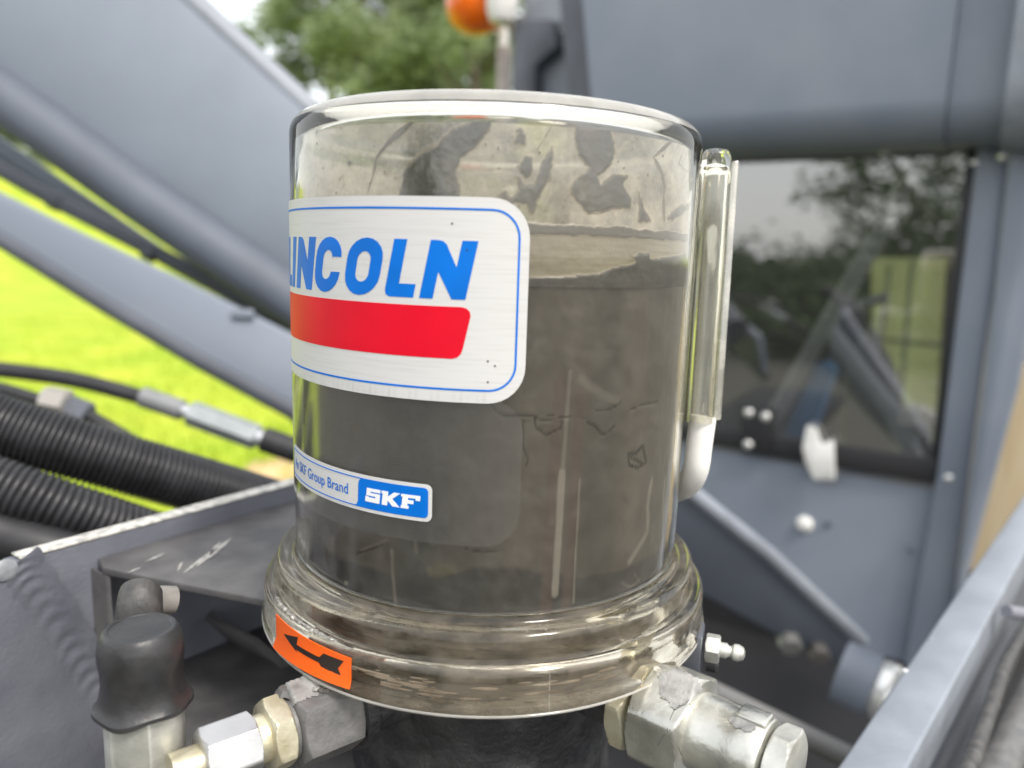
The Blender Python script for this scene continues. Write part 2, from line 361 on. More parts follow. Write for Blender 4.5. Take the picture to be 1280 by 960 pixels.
# ================================================================== the setting: ground
def grass_mat():
    m = bpy.data.materials.new('sunny_grass'); m.use_nodes = True; n = m.node_tree.nodes; l = m.node_tree.links; p = n['Principled BSDF']
    tc = n.new('ShaderNodeTexCoord'); nz = n.new('ShaderNodeTexNoise'); nz.inputs['Scale'].default_value = 0.9; nz.inputs['Detail'].default_value = 8
    l.new(tc.outputs['Object'], nz.inputs['Vector'])
    rp = n.new('ShaderNodeValToRGB'); l.new(nz.outputs['Fac'], rp.inputs[0])
    e = rp.color_ramp.elements; e[0].position = 0.3; e[1].position = 0.7
    e[0].color = (0.27, 0.40, 0.03, 1); e[1].color = (0.47, 0.51, 0.06, 1)
    l.new(rp.outputs[0], p.inputs['Base Color']); p.inputs['Roughness'].default_value = 0.8; p.inputs['Specular IOR Level'].default_value = 0.1
    return m
GRASS = grass_mat()
g = mk('ground', [(-400, -400, 0), (400, -400, 0), (400, 400, 0), (-400, 400, 0)], [[0, 1, 2, 3]], GRASS, kind='structure', smooth=False)
ADDED_GROUND = mat('added_dark_ground', (0.06, 0.06, 0.048), 0.9, var=0.3, vscale=14, col2=(0.105, 0.10, 0.08), bump=.4, bscale=60)  # dark ground added around and behind the camera to cut green bounce and reflections
yd = []
for i in range(64):
    a = 2*math.pi*i/64; rr = (4.1 if math.sin(a) > 0 and -.9 < math.cos(a) < .4 else 4.1+370*min(1, max(-math.sin(a)*2, (math.cos(a)-.4)*2, (-math.cos(a)-.9)*12, 0)))*(1+0.06*noise.noise(Vector((math.cos(a)*3, math.sin(a)*3, 1)))); yd.append((rr*math.cos(a)+.6, rr*math.sin(a)-.9, 0.005))
yd.append((0.6, -.9, 0.005)); mk('added_ground', yd, [[i, (i+1) % 64, 64] for i in range(64)], ADDED_GROUND, kind='structure', smooth=False)
SOIL = mat('bare_sandy_soil', (0.55, 0.38, 0.2), 0.9, var=0.2, vscale=3)
V, F = [], []
c0 = Vector((-1.2, 4.0, 0)); c0 = atz(345, 590, -Z0+0.02)
for i in range(28):
    a = 2*math.pi*i/28; rr = 0.55*(1+0.25*noise.noise(Vector((math.cos(a)*1.3, math.sin(a)*1.3, 3))))
    V.append((c0.x+0.35*rr*1.6*math.cos(a), c0.y+rr*1.0*math.sin(a), 0.006))
V.append((c0.x, c0.y, 0.05)); F = [[i, (i+1) % 28, 28] for i in range(28)]
mk('bare_soil', V, F, SOIL, kind='structure')
# short grass blades in the part of the field that shows
V, F = [], []
rg = random.Random(3)
for i in range(26000):
    d = 4.2+rg.random()**1.6*16; a = R_(rg.uniform(-48, 6)); x = d*math.sin(a); y = d*math.cos(a)-0.34
    h = rg.uniform(0.04, 0.11); t = rg.uniform(0, 6.28); wd = rg.uniform(0.006, 0.014)
    dx, dy = math.cos(t)*wd, math.sin(t)*wd; lx, ly = rg.gauss(0, .03), rg.gauss(0, .03); k = len(V)
    V += [(x-dx, y-dy, 0), (x+dx, y+dy, 0), (x+lx, y+ly, h)]; F.append([k, k+1, k+2])
o = mk('grass', V, F, GRASS, kind='stuff', smooth=False)
o['label'] = 'bright sunlit short grass of the field behind the machine'; o['category'] = 'grass'

V, F = [], []
for j in range(13):
    for i in range(25):
        px_ = -700+i*45; D = ray(px_, 316); D.z = 0; D.normalize(); q = CAM+D*(30+j*4); fd = min(1, max(0, (360-px_)/160)); t = j/12
        hh_ = 7.4*fd*(t*t*(3-2*t))+.4*noise.noise(q*.15)*t; V.append((q.x, q.y, hh_ if j else -.05))
for j in range(12):
    for i in range(24): F.append([j*25+i, j*25+i+1, (j+1)*25+i+1, (j+1)*25+i])
mk('grassy_bank', *fix(V, F), GRASS, kind='structure')
# ------------------------------------------------------------------ trees
LEAF1 = mat('leaf_green', (0.23, 0.29, 0.145), 0.6, var=0.4, vscale=0.7, col2=(0.36, 0.43, 0.23))
LEAF2 = mat('leaf_dark_green', (0.07, 0.11, 0.045), 0.6, var=0.4, vscale=0.7, col2=(0.13, 0.18, 0.075))
for m_ in (LEAF1, LEAF2):
    n_ = m_.node_tree.nodes; l_ = m_.node_tree.links; p_ = n_['Principled BSDF']; src = p_.inputs['Base Color'].links[0].from_socket
    t_ = n_.new('ShaderNodeBsdfTranslucent'); l_.new(src, t_.inputs[0]); x_ = n_.new('ShaderNodeMixShader'); x_.inputs[0].default_value = .45
    l_.new(p_.outputs[0], x_.inputs[1]); l_.new(t_.outputs[0], x_.inputs[2]); l_.new(x_.outputs[0], n_['Material Output'].inputs[0])
BARK = mat('tree_bark', (0.09, 0.07, 0.05), 0.85, var=0.3, vscale=8)
def tree(loc, h, rad, seed, label, leaf=LEAF1, nleaf=5000, low=0.25, group='trees beyond the field', lsz=0.22, narrow=1.0):
    rt = root('broadleaf_tree', loc, label, 'tree', group); rn = random.Random(seed); L = Vector(loc)
    path = [L+Vector((rn.gauss(0, .06)*i, rn.gauss(0, .06)*i, h*0.85*i/6)) for i in range(7)]
    V, F = tube_g(path, [0.026*h*(1-0.85*i/6) for i in range(7)], 10)
    for b in range(9):
        k = rn.uniform(low, 0.8); s0 = L+Vector((0, 0, h*k)); a = rn.uniform(0, 6.28); e = Vector((math.cos(a), math.sin(a), 0.5))*rad*0.75
        v, f = tube_g([s0, s0+e*0.5+Vector((0, 0, .1)), s0+e], [0.012*h*(1-k*.6), 0.008*h*(1-k*.6), 0.003*h], 6)
        F += [[i+len(V) for i in q] for q in f]; V += v
    mk('trunk', V, F, BARK, rt)
    cl = []
    for c in range(46):
        k = rn.random(); zz = h*(low+(1-low)*k); rr = rad*math.sin(math.pi*min(0.96, 0.12+0.86*k))**0.7*narrow
        a = rn.uniform(0, 6.28); q = rr*math.sqrt(rn.uniform(0.15, 1)); cl.append((L+Vector((q*math.cos(a), q*math.sin(a), zz)), rad*rn.uniform(.2, .38)))
    V, F = [], []
    for i in range(nleaf):
        c, cr = rn.choice(cl); d = Vector((rn.gauss(0, 1), rn.gauss(0, 1), rn.gauss(0, .8))).normalized()*cr*rn.random()**0.45; p = c+d
        n1 = Vector((rn.gauss(0, 1), rn.gauss(0, 1), rn.gauss(0.6, 1))).normalized(); a, b = basis(n1); s = lsz*rn.uniform(.6, 1.3); k = len(V)
        V += [p-a*s*.5, p+b*s*.28, p+a*s*.5, p-b*s*.28]; F.append([k, k+1, k+2, k+3])
    mk('crown', V, F, leaf, rt, smooth=False)
    return rt
def tz(px, dist): # ground point seen in the direction of pixel column px
    D = ray(px, 316); D.z = 0; D.normalize(); p = CAM+D*dist; return (p.x, p.y, 0)
tree(tz(352, 30), 10.2, 2.6, 1, 'loose pale tree beside the bright sky gap at upper left', LEAF1, 3800, 0.15, lsz=0.3)
tree(tz(425, 27), 12.5, 3.2, 2, 'tall green tree just right of the sky gap', LEAF1, 20000, 0.05, lsz=.28)
tree(tz(515, 30), 13.5, 3.4, 3, 'dense green tree directly above the middle of the reservoir lid', LEAF1, 20000, 0.05, lsz=.28)
tree(tz(590, 25), 11.5, 2.8, 4, 'bright green tree beside the orange beacon', LEAF1, 20000, 0.05, lsz=.28)
tree(tz(470, 38), 13.5, 4.2, 5, 'darker tree showing between the front tree crowns', LEAF2, 12000, 0.03, lsz=0.3)
tree(tz(700, 34), 12.5, 4.2, 6, 'darker tree behind the beacon post', LEAF2, 9000, 0.03, lsz=0.3)
for i_, (px_, d_, h_) in enumerate(((-110, 74, 19), (10, 76, 18), (130, 74, 19), (250, 70, 17))):
    tree(tz(px_, d_), h_, 7.0, 40+i_, ['green tree seen through the gap at the far left edge', 'green tree seen below the boom tube at left', 'green tree behind the boom plate', 'green tree behind the boom plate near the sky gap'][i_], LEAF1, 8000, 0.0, lsz=0.7)
# trees that stand behind the photographer and show mirrored in the cab window
for i, (dx, dy, dist, h, rd, lf) in enumerate(((-.67, -.742, 17, 6.6, 2.5, LEAF2), (-.61, -.792, 14, 7.5, 2.2, LEAF2), (-.60, -.80, 13, 1.9, 2.4, LEAF2), (-.71, -.70, 13, 1.7, 2.4, LEAF2), (-.81, -.59, 13, 1.7, 2.4, LEAF2), (-.46, -.89, 12, 1.9, 2.2, LEAF2))):
    tree((dx*dist, dy*dist, 0), h, rd, 20+i,
         ['tall dark tree mirrored in the middle of the cab window', 'dark tree mirrored at the right of the cab window', 'low bush mirrored near the middle bottom of the cab window',
          'low bush mirrored at the left of the cab window', 'low bush mirrored at the far left edge of the cab window', 'low bush mirrored at the lower right of the cab window'][i], lf, 5000 if i < 2 else 6000, 0.2 if i < 2 else 0.02, 'trees mirrored in the cab window', lsz=0.17)

# ================================================================== machine: boom side
# upper boom plate
BY = 1.15
bn = Vector((0.10, -1, 0.06)).normalized(); bp = at(200, 150, BY)
def B(px, py, off=0.0): return hit(px, py, bp+bn*off, bn)
boom = root('machine_boom', B(200, 150), 'broad slate grey boom plate at upper left with pale rounded top edge', 'machine boom')
mk('side_plate', *slab_g([B(-420, -500), B(-120, -340), B(232, 3), B(372, 128), B(470, 218), B(640, 370), B(640, 560), B(400, 384), B(200, 252), B(0, 112), B(-420, -172)], bn, 0.012, 0.004), SLATE_ORANGE, boom)
ep = [B(-420, -620, .0), B(100, -125, .0), B(238, 1, .0), B(378, 130, .0), B(480, 222, .0), B(640, 362, .0)]
mk('top_flange', *tube_g([p+bn*-0.02 for p in ep], 0.021, 20), RAILP, boom)
# round lower tube of the boom
cyl_t = root('hydraulic_cylinder', at(180, 250, 1.12), 'thick slate grey hydraulic cylinder tube running under the boom plate', 'hydraulic cylinder')
pth = [at(-260, -58, 1.06), at(0, 122, 1.10), at(180, 251, 1.12), at(362, 374, 1.14), at(520, 478, 1.16)]
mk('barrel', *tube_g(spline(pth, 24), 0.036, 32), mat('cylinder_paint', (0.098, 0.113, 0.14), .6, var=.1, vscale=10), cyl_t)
mk('end_collar', *tube_g([at(500, 458, 1.155), at(560, 498, 1.165)], 0.056, 32), SLATE_DK, cyl_t)
bar = root('flat_steel_bar', at(100, 250, 1.2), 'narrow flat slate steel bar under the hydraulic cylinder', 'steel bar')
mk('strip', *slab_g([at(-200, 40, 1.2), at(0, 172, 1.2), at(215, 318, 1.2), at(420, 445, 1.2), at(420, 452, 1.2), at(200, 330, 1.2), at(0, 203, 1.2), at(-200, 82, 1.2)], -f_, 0.02, 0.002), SLATE, bar)
pipe = root('thin_steel_pipe', at(100, 268, 1.16), 'thin dark slate pipe between the cylinder and the lower arm', 'pipe')
mk('pipe_body', *tube_g(spline([at(-200, 82, 1.16), at(0, 212, 1.16), at(150, 293, 1.16), at(260, 350, 1.17), at(420, 450, 1.2)], 20), 0.0115, 16), SLATE_DK, pipe)
for px, py in ((70, 252), (188, 316)):
    d = (at(px+10, py+5.4, 1.16)-at(px, py, 1.16)).normalized()
    mk('pipe_clip', *tube_g([at(px, py, 1.16)-d*0.008, at(px, py, 1.16)+d*0.008], 0.0138, 16), SLATE_DK, pipe)
larm = root('lower_link_arm', at(180, 380, 1.05), 'slate grey lower link arm crossing in front of the bright grass', 'machine arm')
ln = (f_*-1+Vector((0.05, 0, 0.12))).normalized(); lp = at(180, 370, 1.05)
def LA(px, py): return hit(px, py, lp, ln)
mk('side_plate', *slab_g([LA(-200, 140), LA(22, 250), LA(94, 286), LA(219, 344), LA(306, 387), LA(362, 415), LA(560, 520), LA(560, 640), LA(362, 505), LA(250, 444), LA(125, 370), LA(0, 292), LA(-200, 165)], ln, 0.03, 0.006, 3), SLATE, larm)
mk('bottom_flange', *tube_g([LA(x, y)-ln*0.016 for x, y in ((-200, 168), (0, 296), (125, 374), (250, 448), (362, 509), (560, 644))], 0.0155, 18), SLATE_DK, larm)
for px, py in ((305, 405),): mk('weld_tab', *box_g(LA(px, py-12)+ln*0.004, r_*0.03, u_*0.012, ln*0.01, 0.002), SLATE, larm)

# ================================================================== hoses at the left
def hose(name, pts, r, m, label, cat, n=40, seg=20, group=None):
    rt = root(name, pts[len(pts)//2], label, cat, group); b = mk('hose_body', *tube_g(spline(pts, n), r, seg), m, rt); return rt
hh = hose('hydraulic_hose', [at(-160, 452, .8), at(-60, 457, .8), at(0, 462, .8), at(94, 475, .8), at(180, 497, .8)], 0.0082, HOSE, 'thin black hydraulic hose with crimped steel end above the conduits', 'hose')
def seg_(p0, p1, z, r, m, nm, par, s=20): mk(nm, *tube_g([at(*p0, z), at(*p1, z)], r, s), m, par)
seg_((178, 496), (228, 513), .8, 0.0108, mat('grey_ferrule', (0.23, 0.235, 0.24), 0.5, metal=.3, var=.1, vscale=50), 'ferrule', hh)
seg_((228, 513), (240, 517), .8, 0.0075, STEEL, 'neck', hh)
mk('swivel_nut', *hex_g(at(238, 516, .8), at(322, 547, .8)-at(238, 516, .8), 0.0235, (at(322, 547, .8)-at(238, 516, .8)).length), mat('hose_nut_steel', (0.33, 0.36, 0.36), 0.45, metal=.4, var=.1, vscale=50), hh)
seg_((322, 547), (330, 550), .8, 0.009, STEEL, 'neck', hh)
seg_((330, 549), (372, 564), .8, 0.0132, HOSE, 'adapter', hh)
seg_((365, 561), (430, 590), .8, 0.010, HOSE, 'adapter', hh)
h2 = hose('small_black_hose', [at(-80, 470, .72), at(0, 486, .72), at(58, 503, .72)], 0.0062, HOSE, 'small dark hose with bright metal fitting lying on the conduits', 'hose')
mk('coupling_nut', *hex_g(at(56, 500, .715), at(86, 506, .715)-at(56, 500, .715), 0.024, 0.022), mat('warm_fitting', (0.36, 0.34, 0.31), 0.45, metal=.3), h2)
mk('hex_body', *hex_g(at(80, 508, .72), at(112, 520, .72)-at(80, 508, .72), 0.022, 0.025), SLATE_DK, h2)
mk('outer_hose', *tube_g(spline([at(110, 519, .72), at(150, 542, .72), at(230, 590, .74), at(300, 630, .76)], 14), 0.0062, 16), HOSE, h2)
def conduit(pts, r, pitch, label):
    rt = root('corrugated_conduit', pts[len(pts)//2], label, 'conduit', 'corrugated conduits at the left')
    sp = spline(pts, 60); Ls = [0]
    for i in range(60): Ls.append(Ls[-1]+(sp[i+1]-sp[i]).length)
    n = int(Ls[-1]/pitch)*6; path, rad = [], []
    for i in range(n+1):
        s = Ls[-1]*i/n; k = max(j for j in range(60) if Ls[j] <= s+1e-9); t = (s-Ls[k])/(Ls[k+1]-Ls[k]); path.append(sp[k].lerp(sp[k+1], min(1, t)))
        rad.append(r*(0.93+0.07*(1 if (i % 6) in (1, 2, 3) else (0.35 if (i % 6) in (0, 4) else -0.2))))
    mk('corrugated_tube', *tube_g(path, rad, 40), CONDUIT, rt, angle=60)
conduit([at(-130, 500, .49), at(-60, 512, .49), at(0, 533, .50), at(110, 566, .52), at(220, 598, .55), at(340, 632, .60), at(430, 660, .66)], 0.0205, 0.0038, 'upper thick black corrugated conduit beneath the thin hose')
conduit([at(-120, 582, .45), at(-60, 592, .45), at(0, 609, .455), at(90, 640, .47), at(190, 672, .50), at(300, 705, .54)], 0.0172, 0.0042, 'lower black corrugated conduit nearest the steel plate edge')
hose('smooth_black_hose', [at(-100, 640, .44), at(0, 668, .45), at(90, 694, .46), at(200, 725, .5)], 0.014, HOSE, 'smooth black hose lowest of the bundle in deep shade', 'hose')

# ================================================================== frame plate with bracket
ztop = -0.148
W0 = atz(25, 700, ztop); W1 = atz(365, 607, ztop); wd = (W1-W0).normalized(); wn = Vector((wd.y, -wd.x, 0)).normalized()
if wn.dot(CAM-W0) < 0: wn = -wn
def WP(px, py, off=0.0): return hit(px, py, W0+wn*off, wn)
fr = root('steel_frame_plate', W0+Vector((0, 0, -.2)), 'dark steel frame plate with worn bright top edge and weld seam, lower left', 'steel plate')
A, Bq = W0-wd*0.0, W0+wd*0.42; dn = Vector((0, 0, -0.3))
Af = W0-wd*0.22
mk('plate', *slab_g([W0-wd*.004+Vector((0, 0, -.0005)), Bq, Bq+dn, W0-wd*.004+dn], wn, 0.0095, 0.0006), PLATE_W, fr)
mk('worn_edge', *box_g((W0+Bq)/2-wn*0.00475+Vector((0, 0, 0.0006)), (Bq-W0), wn*0.0098, Vector((0, 0, 0.0012)), 0.0004), EDGE, fr)
# overlapping front plate, left of the weld
wl = [WP(18, 704, .003), WP(40, 735, .003), WP(75, 785, .003), WP(105, 835, .003), WP(135, 885, .003), WP(190, 985, .003)]
mk('lap_plate', *slab_g([wl[0], wl[2], wl[4], wl[5], wl[5]+Vector((0, 0, -.1)), wl[0]-wd*.2+Vector((0, 0, -.2)), wl[0]-wd*.2+Vector((0, 0, -.004))], wn, 0.009, 0.0012), PLATE_W, fr)
V, F = [], []
wp = spline(wl, 120); up = Vector((0, 0, 1))
for i, p in enumerate(wp):
    t = (wp[min(i+1, 120)]-wp[max(i-1, 0)]).normalized(); s = t.cross(wn)
    for k in range(13):
        x = (k-6)/6; ph = i/120*15-1.9*(x*x)+.25*noise.noise(p*90)
        saw = (ph % 1.0); hgt = 0.0023*(1-x*x)*(0.74+0.34*(1+.5*noise.noise(p*60))*(.5+.5*math.cos(2*math.pi*saw)))
        V.append(p+s*x*0.0115*(1+.06*math.sin(i*.33))+wn*(hgt-0.0012))
for i in range(120):
    for k in range(12): F.append([i*13+k, i*13+k+1, (i+1)*13+k+1, (i+1)*13+k])
mk('weld_bead', *fix(V, F), PLATE_W, fr)
V, F = lathe_g([(0.0005, .0), (.005, .0002), (.0052, .0008), (.0045, .0012), (.003, .0016), (.0005, .0018)], WP(6, 712, .003), wn, 20)
mk('weld_blob', [v+wn*0.0008*noise.noise(v*300) for v in V], F, mat('worn_weld', (.24, .25, .27), .5, var=.3, vscale=80), fr)

br = root('pump_mounting_bracket', atz(240, 700, -.158), 'dark grey folded steel bracket with scuffed top plate under the pump', 'bracket')
zp = -0.158
PL = [atz(128, 709, zp), atz(335, 750, zp), Vector((-0.06, -0.035, Z0+zp)), Vector((0.03, 0.02, Z0+zp)), Vector((-0.02, 0.24, Z0+zp)), WP(128, 703)+Vector((0, 0, 0))]
PL[5] = W0+wd*((PL[0]-W0).dot(wd)+0.004); PL[5].z = Z0+zp
PL[4] = W0+wd*0.30; PL[4].z = Z0+zp
mk('top_plate', *slab_g(PL, (0, 0, 1), 0.0042, 0.0009, 3), BRK, br)
# side gusset at the left end and inner brace
e0 = PL[0]; e1 = PL[1]; ed = (e1-e0).normalized()
g0 = e0+Vector((0, 0, -.0040))+ed*.0042
mk('side_gusset', *slab_g([g0+wn*.001, g0+wn*.001+Vector((0, 0, -.16)), g0-wn*.03+Vector((0, 0, -.16)), g0-wn*.03], ed, 0.0035, 0.0006), BRK, br)
q0, q1 = WP(262, 766, .0005), WP(352, 852, .0005); q2 = q1+wd*.05+Vector((0, 0, -.05))
bn2 = (q1-q0).cross(wn).normalized()
mk('diagonal_brace', *slab_g([q0, q1, q2, q2+wn*.06, q1+wn*.06, q0+wn*.045], bn2 if bn2.z > 0 else -bn2, 0.004, 0.0006), BRK, br)
mk('weld_fillet', *tube_g([q0, q0.lerp(q1, .5)+wn*.001, q1], 0.0022, 10), BRK, br)
fz = Z0-.232
fp = [W0+wd*.03, W0+wd*.22, W0+wd*.22+wn*.16, W0+wd*.03+wn*.16]
mk('floor_plate', *slab_g([Vector((p.x, p.y, fz)) for p in fp], (0, 0, 1), .005, .0006), BRK, br)
# pale scuffs scraped into the top plate's paint
SCUFF = mat('scuffed_paint', (0.34, 0.33, 0.31), 0.7, var=.2, vscale=300)
for a, b, wdt in (((290, 672), (245, 708), 3.2), ((276, 676), (262, 694), 2.0), ((205, 692), (182, 702), 1.5), ((228, 702), (222, 714), 1.6), ((262, 690), (230, 716), 1.6), ((176, 709), (160, 716), 1.2)):
    n_ = 9; top, bot = [], []
    for i in range(n_):
        t = i/(n_-1); x = a[0]+(b[0]-a[0])*t; y = a[1]+(b[1]-a[1])*t; q = wdt*(0.25+math.sin(math.pi*t))*random.uniform(.5, 1.1)
        top.append(atz(x-q, y-q*.4, zp+.0003)); bot.append(atz(x+q, y+q*.4, zp+.0003))
    P_ = top+bot[::-1]
    mk('scuff_mark', P_, [[i, i+1, 2*n_-2-i, 2*n_-1-i] for i in range(n_-1)], SCUFF, br, smooth=False)

# ================================================================== LUBRICATION PUMP
pump = root('lubrication_pump', (0, 0, Z0-.26), 'clear cylindrical grease reservoir pump with white, blue and red label, at centre', 'grease pump')
# clear wall
ZT = 0.0515; rc = 0.0085
prof = [(0.0, ZT+.0006), (0.03, ZT+.0005), (0.06, ZT+.0003)]
for i in range(13):
    a = R_(90-90*i/12); prof.append((RB-rc+rc*math.cos(a), ZT-rc+rc*math.sin(a)))
lidp = prof+[(RB, ZT-rc-.0008)]; prof = [(RB, z/1000) for z in ((ZT-rc-.0008)*1000, 30, 10, -15, -40, -65, -90, -115, -127.2)]
ri = 0.0822
outer = [(max(r, .0004), z) for r, z in lidp]+[(RB, z/1000) for z in (30, 10, -15, -40, -65, -90, -115, -127.0)]
inner = [(0.0004, ZT-.0042), (0.05, ZT-.0042), (0.0735, ZT-.0044)]
for i in range(7):
    a = R_(90-90*i/6); inner.append((ri-.0075+.0075*math.cos(a), ZT-.0044-.0075+.0075*math.sin(a)))
inner += [(ri, z/1000) for z in (20, 0, -40, -80, -127.0)]
shell = mk('reservoir_wall', *lathe_g(outer+inner[::-1]+[outer[0]], (0, 0, Z0), (0, 0, 1), 192, False), WALLG, pump, angle=60)
# grease inside
def gedge(pts, r=0.0819):
    return [(lambda t: (t[0]*RB, t[1]))(cyl(x, y, r)) for x, y in pts]
z1 = lambda l: [(340+x*.265625, 90+y*.265625) for x, y in l]
z2 = lambda l: [(600+x*.265625, 90+y*.265625) for x, y in l]
z4 = lambda l: [(600+x*.265625, 330+y*.265625) for x, y in l]
z5 = lambda l: [(320+x*.265625, 560+y*.265625) for x, y in l]
z6 = lambda l: [(600+x*.265625, 600+y*.265625) for x, y in l]
import numpy as np
SMEARS = [z1([(600, 600), (625, 480), (660, 420), (700, 390), (780, 340), (860, 265), (930, 250), (985, 190), (1030, 165), (1030, 250), (1010, 290), (950, 360), (900, 400), (872, 460), (885, 540), (880, 600)]),
    z1([(230, 225), (255, 200), (272, 205), (262, 240), (240, 280), (222, 290)]), z1([(160, 255), (178, 222), (184, 240), (168, 285)]), z1([(365, 425), (378, 416), (386, 428), (374, 446)]),
    z2([(155, 325), (190, 268), (222, 290), (215, 345), (160, 345)]), z2([(185, 452), (215, 395), (240, 402), (246, 460), (225, 492), (190, 472)]),
    z2([(178, 485), (200, 540), (255, 525), (288, 440), (338, 350), (345, 400), (322, 500), (262, 620), (246, 672), (222, 632), (175, 612), (150, 602), (185, 562)]),
    z2([(80, 590), (110, 562), (130, 580), (150, 600), (165, 640), (120, 610)]),
    z2([(450, 250), (500, 215), (556, 150), (600, 262), (635, 380), (600, 448), (546, 490), (562, 530), (620, 482), (688, 490), (662, 532), (700, 600), (700, 642), (620, 636), (562, 655), (510, 662), (460, 620), (424, 575), (420, 540), (478, 474), (510, 450), (462, 392), (446, 312)]),
    z2([(738, 565), (752, 600), (762, 650), (795, 705), (738, 705)]), z2([(868, 690), (905, 640), (985, 605), (995, 612), (950, 655), (890, 700)])]
STROKES = [(z1([(450, 590), (485, 480), (500, 400), (560, 325), (640, 260), (720, 195), (850, 178), (930, 150)]), 3.6, .55), (z1([(212, 450), (225, 380), (255, 352), (285, 385), (300, 440)]), 1.2, .4),
    (z1([(95, 260), (105, 330), (120, 380), (110, 470), (108, 570)]), 2.0, .6), (z1([(320, 520), (345, 480), (350, 530), (325, 570)]), 1.5, .5), (z2([(345, 240), (320, 280), (270, 365)]), 3.2, .5),
    (z2([(965, 255), (880, 330), (805, 400), (840, 470), (855, 540), (850, 620), (855, 700)]), 3.6, .5), (z2([(960, 340), (985, 400), (960, 470), (920, 430), (945, 360)]), 1.6, .4), (z2([(975, 295), (920, 340), (880, 430), (850, 490)]), 1.4, .35),
    (z2([(905, 520), (915, 540), (905, 560)]), 1.2, .4), (z2([(700, 640), (640, 630), (560, 665), (500, 668)]), 1.4, .5), (z2([(300, 640), (330, 540), (350, 420), (350, 350)]), 1.5, .35), (z2([(40, 520), (60, 560), (100, 540), (120, 510)]), 1.0, .3),
    (z2([(645, 380), (690, 330), (720, 360)]), 1.2, .3), (z2([(1000, 520), (960, 560), (990, 590)]), 1.6, .4)]
rp_ = random.Random(17)
FLECK = [(rp_.uniform(395, 850), rp_.uniform(150, 262), rp_.uniform(.7, 2.2)) for i in range(60)]
cols = [R_(-98+196*i/620) for i in range(621)]+[R_(98+164*i/110) for i in range(1, 110)]
zr_ = [-.0112+.0517*j/146 for j in range(147)]
A_, Z_ = np.meshgrid(np.array(cols), np.array(zr_)); S_x = A_*RB
nA = np.zeros_like(A_); nB = np.zeros_like(A_); nC = np.zeros_like(A_)
for j in range(A_.shape[0]):
    for i in range(A_.shape[1]):
        p = Vector((math.cos(A_[j, i])*RB, math.sin(A_[j, i])*RB, Z_[j, i]))
        nA[j, i] = noise.fractal(p*260, .8, 2.1, 4); nB[j, i] = noise.fractal(p*700, .7, 2.1, 3); nC[j, i] = noise.fractal(p*75, .9, 2.1, 4)
def sdist(loop, closed=True):
    P = np.array(loop); Q = np.roll(P, -1, 0)
    if not closed: P, Q = P[:-1], Q[:-1]
    d2 = np.full(A_.shape, 1e9); ins = np.zeros(A_.shape, bool)
    for (x1, y1), (x2, y2) in zip(P, Q):
        dx, dy = x2-x1, y2-y1; t = np.clip(((S_x-x1)*dx+(Z_-y1)*dy)/(dx*dx+dy*dy+1e-18), 0, 1)
        d2 = np.minimum(d2, (S_x-x1-t*dx)**2+(Z_-y1-t*dy)**2)
        if closed:
            c = ((y1 > Z_) != (y2 > Z_)) & (S_x < dx*(Z_-y1)/(dy if abs(dy) > 1e-12 else 1e-12)+x1); ins ^= c
    d = np.sqrt(d2); return np.where(ins, -d, d)
def sstep(x): x = np.clip(x, 0, 1); return x*x*(3-2*x)
TH = np.zeros_like(A_)
for px in SMEARS:
    d = sdist(gedge(px))+.0007*nA+.0003*nB
    core = sstep((.0003-d)/.0011); halo = .33*sstep((.0016-d)/.0018); rid = .38*np.exp(-((d-.0001)/.00030)**2)*(nC > -.1)
    TH = np.maximum(TH, np.maximum(core*np.clip(.86+.4*nC+.2*nA, .3, 1), halo)+rid*.6)
for px, wd_, am in STROKES:
    d = np.abs(sdist(gedge(px), False))-wd_*.00020*(1+.8*nC)+.0003*nA
    TH = np.maximum(TH, am*sstep((.0003-d)/.0007))
for x, y, r in FLECK:
    (s0_, z0_), = gedge([(x, y)]); d = np.hypot(S_x-s0_, (Z_-z0_)*.7)-r*.00022; TH = np.maximum(TH, .7*sstep((.0001-d)/.0003))
# blobs elsewhere on the wall, out of the photograph's view
TH = np.maximum(TH, np.where(np.abs(A_) > R_(85), sstep((nC-.25)*3)*.7, 0))
zl = .0096+.0007*nC+.0005*nA; zq = .0056+.0005*nA
BAND = sstep((zl-Z_)/.0009)
rimd = sstep((zl-Z_)/.0006)*sstep((Z_-zq)/.0009)
low = gedge(z2([(690, 842), (715, 866), (740, 850), (785, 846), (790, 876), (870, 868), (930, 856), (1000, 810), (1010, 1010), (400, 1010), (450, 955), (560, 940), (640, 915), (700, 905), (720, 890)]))
dl = sdist(low)+.0005*nA
lowf = np.maximum(sstep((.0003-dl)/.0011), sstep((-.0074-Z_+.0006*nC)/.0012))
TH = np.where(BAND > .5, 0, TH); TH = np.maximum(TH, np.maximum(.72*rimd, .9*lowf))
V, F, nc_ = [], [], len(cols)
for j in range(A_.shape[0]):
    for i in range(nc_):
        r = .0814+.00055*float(TH[j, i])+.00008*float(nA[j, i]); V.append(Vector((r*math.sin(cols[i]), -r*math.cos(cols[i]), Z0+zr_[j])))
for j in range(A_.shape[0]-1):
    for i in range(nc_): i2 = (i+1) % nc_; F.append([j*nc_+i, j*nc_+i2, (j+1)*nc_+i2, (j+1)*nc_+i])
